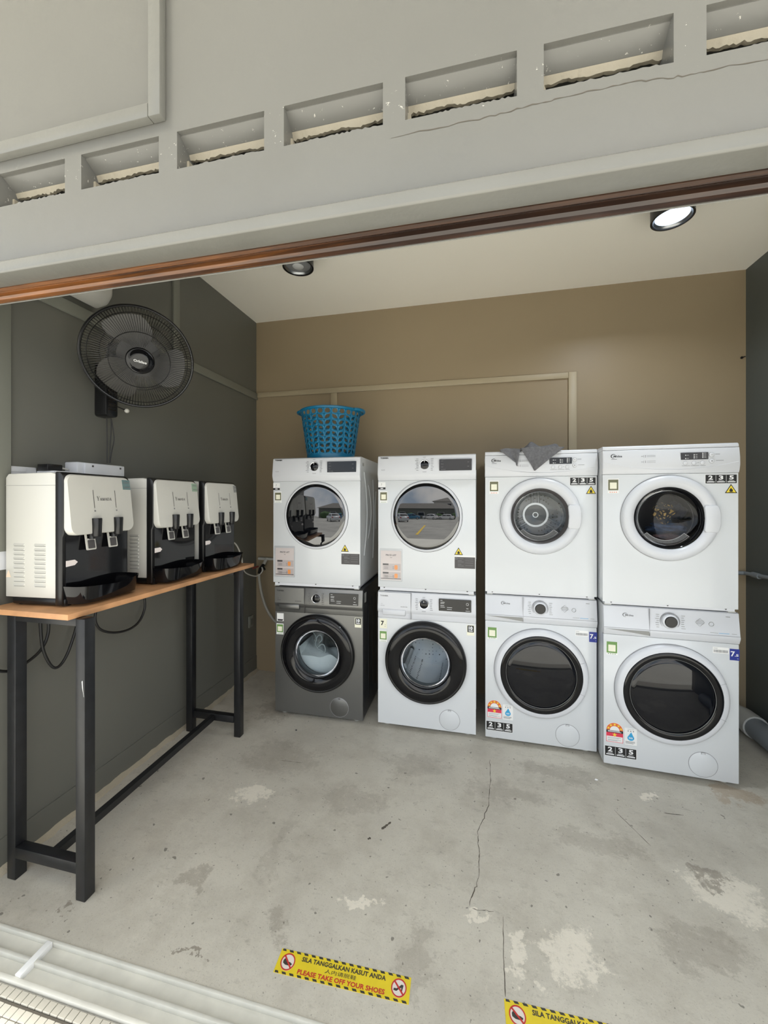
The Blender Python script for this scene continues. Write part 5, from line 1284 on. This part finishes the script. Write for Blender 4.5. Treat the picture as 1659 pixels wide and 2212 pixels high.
# ================================================================== FLOOR NOTICES
m_noticeY = mat('notice yellow', lin(222, 198, 40), .45, noise=(20, .06))
m_noticeR = mat('notice red', lin(190, 50, 45), .5)
m_noticeG = mat('notice dark grey', lin(58, 56, 50), .5)
m_noticeW = mat('notice white', lin(222, 214, 205), .5)
def floor_notice(label, x, y, rz):
    t = thing('floor_notice', label, 'floor sticker', (x, y, 0), rz, 'yellow shoe notices on the floor')
    L_, H_ = .402, .062
    lay = Matrix.Rotation(-pi/2, 4, 'X')     # x,z drawing laid flat: z -> +y, front (-y) -> up
    flat = lambda mb: mb.xf(lay)
    def pt(name, mb, m, par, **k): return part(name, flat(mb), m, par, **k)
    bs = pt('notice_sheet', MB().prism(rect(0, L_, 0, H_), -.0012, 0), m_noticeY, t)
    st = MB()
    for k in range(17):
        a = .004+k*.0238
        for z0 in (.0, H_-.0055): st.prism([(a, z0), (a+.0125, z0), (a+.0085, z0+.0055), (a-.004 if a > .005 else a, z0+.0055)], -.0015, -.0012)
    pt('hazard_stripes', st, m_noticeG, bs, kind='stuff')
    for cx, fl in ((.032, 1), (L_-.032, -1)):
        pt('sign_disc', MB().disc(cx, H_/2, .022, -.0015, -.0012, 40), m_noticeW, bs)
        sh = [(-.014, -.004), (-.006, -.008), (.004, -.0085), (.013, -.0065), (.0145, -.003), (.008, .0), (.001, .001), (-.005, .006), (-.011, .0075), (-.0145, .003)] if fl > 0 else [(-.015, -.007), (-.006, -.008), (.001, -.002), (.007, .002), (.0075, -.009), (.0095, -.009), (.0125, .008), (.007, .009), (.001, .004), (-.006, -.002), (-.014, -.002)]
        pt('shoe_mark', MB().prism([(cx+a, H_/2+b_) for a, b_ in sh], -.0018, -.0015), m_noticeG, bs)
        rg_ = MB().ring(cx, H_/2, .0188, .022, -.0022, -.0018, 40)
        rg_.prism([(cx-.0155, H_/2+.0125), (cx-.0125, H_/2+.0155), (cx+.0155, H_/2-.0125), (cx+.0125, H_/2-.0155)], -.0022, -.0018)
        pt('prohibition_ring', rg_, m_noticeR, bs)
    pt('notice_print', merge(text_mb('SILA TANGGALKAN KASUT ANDA', .0115, L_/2, .0405, -.0018, width=.258, align='CENTER', bold=.03), text_mb('人内请脱鞋', .0085, L_/2-.004, .0255, -.0018, width=.095, align='CENTER')), m_noticeG, bs)
    pt('notice_print_red', text_mb('PLEASE TAKE OFF YOUR SHOES', .0115, L_/2, .0085, -.0018, width=.262, align='CENTER', bold=.03), m_noticeR, bs)
    return t
floor_notice('yellow shoe notice stuck on the floor, fully in view', -.574, 1.060, .033)
floor_notice('yellow shoe notice on the floor, cut off by the lower edge of the photo', .087, 1.083, .02)

# ================================================================== OUTSIDE, ACROSS THE CAR PARK (mirrored in the dryer doors)
def ground_z(y): return -.17+(y-.25)*(2.4-.17)/75.25
m_tyre = mat('tyre rubber', (.015, .015, .015), .8); m_carglass = mat('car glass', (.01, .012, .015), .08)
m_hub = mat('alloy wheel', (.5, .5, .52), .3, metal=1); m_tail = mat('tail lamp red', lin(170, 25, 25), .2)
def car(label, x, y, rz, body, lw=(4.1, 1.72, 1.52)):
    L_, W_, H_ = lw
    t = thing('parked_car', label, 'car', (x, y, ground_z(y)+.01), rz, 'parked cars across the car park')
    mb_ = mat('car paint '+body[0], body[1], .25, coat=.6)
    low = [(-.5, .20), (-.5, .50), (-.47, .60), (-.30, .66), (.47, .66), (.5, .58), (.5, .22), (.40, .16), (-.42, .16)]
    part('car_body', MB().prism([(a*L_, b*H_) for a, b in low], -W_/2, W_/2), mb_, t, bevel=.07, seg=3, smooth=50)
    cab = [(-.27, .64), (-.13, .97), (.02, 1.0), (.30, .98), (.46, .66)]
    n = len(cab); V = [(a*L_, -W_/2*(.95 if b < .7 else .78), b*H_) for a, b in cab]+[(a*L_, W_/2*(.95 if b < .7 else .78), b*H_) for a, b in cab]
    part('car_cabin', MB().add(V, [tuple(range(n)), tuple(reversed(range(n, 2*n)))]+[(i, i+n, (i+1) % n+n, (i+1) % n) for i in range(n)]), mb_, t, bevel=.05, seg=2, smooth=50)
    for s_ in (-1, 1):
        yb, yt = s_*(W_/2*.955+.004), s_*(W_/2*.80+.006)
        part('side_window', MB().add([(-.22*L_, yb, .68*H_), (.05*L_, yb, .68*H_), (.05*L_, yt, .93*H_), (-.12*L_, yt, .92*H_)], [(0, 1, 2, 3)]), m_carglass, t)
        part('side_window', MB().add([(.07*L_, yb, .68*H_), (.38*L_, yb, .68*H_), (.28*L_, yt, .92*H_), (.07*L_, yt, .93*H_)], [(0, 1, 2, 3)]), m_carglass, t)
        for a in (-.31, .31):
            w = part('wheel', MB().disc(a*L_, .31, .31, s_*W_/2-.1*(s_ > 0)*1, s_*W_/2+.1*(s_ < 0)+.012*s_, 28), m_tyre, t)
            part('wheel_hub', MB().disc(a*L_, .31, .19, min(s_*(W_/2+.0125), s_*(W_/2+.022)), max(s_*(W_/2+.0125), s_*(W_/2+.022)), 20), m_hub, w)
        part('tail_lamp', MB().box(.475*L_, .505*L_, min(s_*.55, s_*.82), max(s_*.55, s_*.82), .50*H_, .62*H_), m_tail, t)
        part('head_lamp', MB().box(-.503*L_, -.47*L_, min(s_*.52, s_*.80), max(s_*.52, s_*.80), .46*H_, .55*H_), m_hub, t)
    part('windscreen', MB().add([(-.262*L_, -W_*.42, .68*H_), (-.262*L_, W_*.42, .68*H_), (-.152*L_, W_*.37, .94*H_), (-.152*L_, -W_*.37, .94*H_)], [(0, 1, 2, 3)]).xf(Matrix.Translation((-.012, 0, .012))), m_carglass, t)
    part('rear_window', MB().add([(.445*L_, -W_*.42, .70*H_), (.445*L_, W_*.42, .70*H_), (.325*L_, W_*.37, .94*H_), (.325*L_, -W_*.37, .94*H_)], [(0, 1, 2, 3)]).xf(Matrix.Translation((.012, 0, .012))), m_carglass, t)
    return t
car('teal blue car parked across the lot, seen in the mirror doors', -9.4, -41.5, radians(165), ('teal', lin(25, 105, 140)))
car('white hatchback parked beside the teal car, seen in the mirror doors', -4.6, -42.5, radians(20), ('white', lin(225, 225, 225)))
car('white saloon parked right of the hatchback, seen in the mirror doors', -.4, -43, radians(16), ('white', lin(225, 225, 225)), (4.4, 1.74, 1.45))
car('silver car parked nearer at the left, seen in the mirror door edge', -8.5, -27, radians(60), ('silver', lin(200, 202, 205)))
ym = mat('yellow road paint', lin(215, 180, 60), .7)
yl = MB()
yl.add([(-3.0, -18, ground_z(-18)+.012), (-2.8, -18, ground_z(-18)+.012), (-2.1, -8, ground_z(-8)+.012), (-2.3, -8, ground_z(-8)+.012)], [(0, 1, 2, 3)])
part('parking_line', yl, ym, car_park)
def house(label, x, y, w, d, h, roof_h, wallm, roofm, wins, cat='building', over=.7):
    z = ground_z(y)
    t = thing('building', label, cat, (x, y, z), 0)
    part('wall', MB().box(-w/2, w/2, -d/2, d/2, -.3, h), wallm, t)
    V = [(-w/2-over, -d/2-over, h), (w/2+over, -d/2-over, h), (w/2+over, d/2+over, h), (-w/2-over, d/2+over, h), (-w/2+d/2, 0, h+roof_h), (w/2-d/2, 0, h+roof_h)]
    part('roof', MB().add(V, [(0, 1, 2, 3)[::-1], (0, 1, 5, 4), (1, 2, 5), (2, 3, 4, 5), (3, 0, 4)]), roofm, t, smooth=None)
    for (wx, wz, ww, wh_) in wins:
        f = part('window', MB().box(wx-ww/2, wx+ww/2, d/2, d/2+.06, wz-wh_/2, wz+wh_/2), mat('window frame', lin(230, 230, 228), .5), t)
        part('pane', MB().box(wx-ww/2+.08, wx+ww/2-.08, d/2+.062, d/2+.07, wz-wh_/2+.08, wz+wh_/2-.08), m_carglass, f)
    return t
m_roofg = mat('grey roof tiles', lin(98, 94, 88), .8, noise=(2, .15)); m_housew = mat('house white', lin(215, 212, 205), .7); m_houseg = mat('grey house wall', lin(110, 112, 105), .8)  # the low building's wall is plain grey
house('low grey building with hipped roof across the car park', -8, -52, 22, 8, 3.3, 1.7, m_houseg, m_roofg, [(-6, 1.6, 2, 1.2), (0, 1.6, 2, 1.2), (6, 1.6, 2, 1.2)])
house('white two storey house behind the low building', 3.2, -62, 16, 9, 6.2, 1.6, m_housew, m_roofg, [(x_, z_, 1.6, 1.3) for x_ in (-6, -2.5, 1, 4.5) for z_ in (2.0, 4.8)])
m_leaf = mat('hedge green', lin(60, 85, 45), .9, noise=(3, .4))
for k, (x, y, r_) in enumerate(((-16, -46, 1.2), (-11.2, -46.2, 1.0), (-2.4, -46.2, 1.0), (2.5, -46, 1.1))):
    tag(obj('bush', lump_mb((x, y, ground_z(y)+r_*.75), (r_*1.5, r_*.8, r_*.9), 30+k, .08, 3), m_leaf, smooth=80), ['green bush at the far left of the car park', 'green bush behind the teal car', 'green bush behind the white hatchback', 'green bush beside the white saloon'][k], 'bush', 'bushes across the car park')
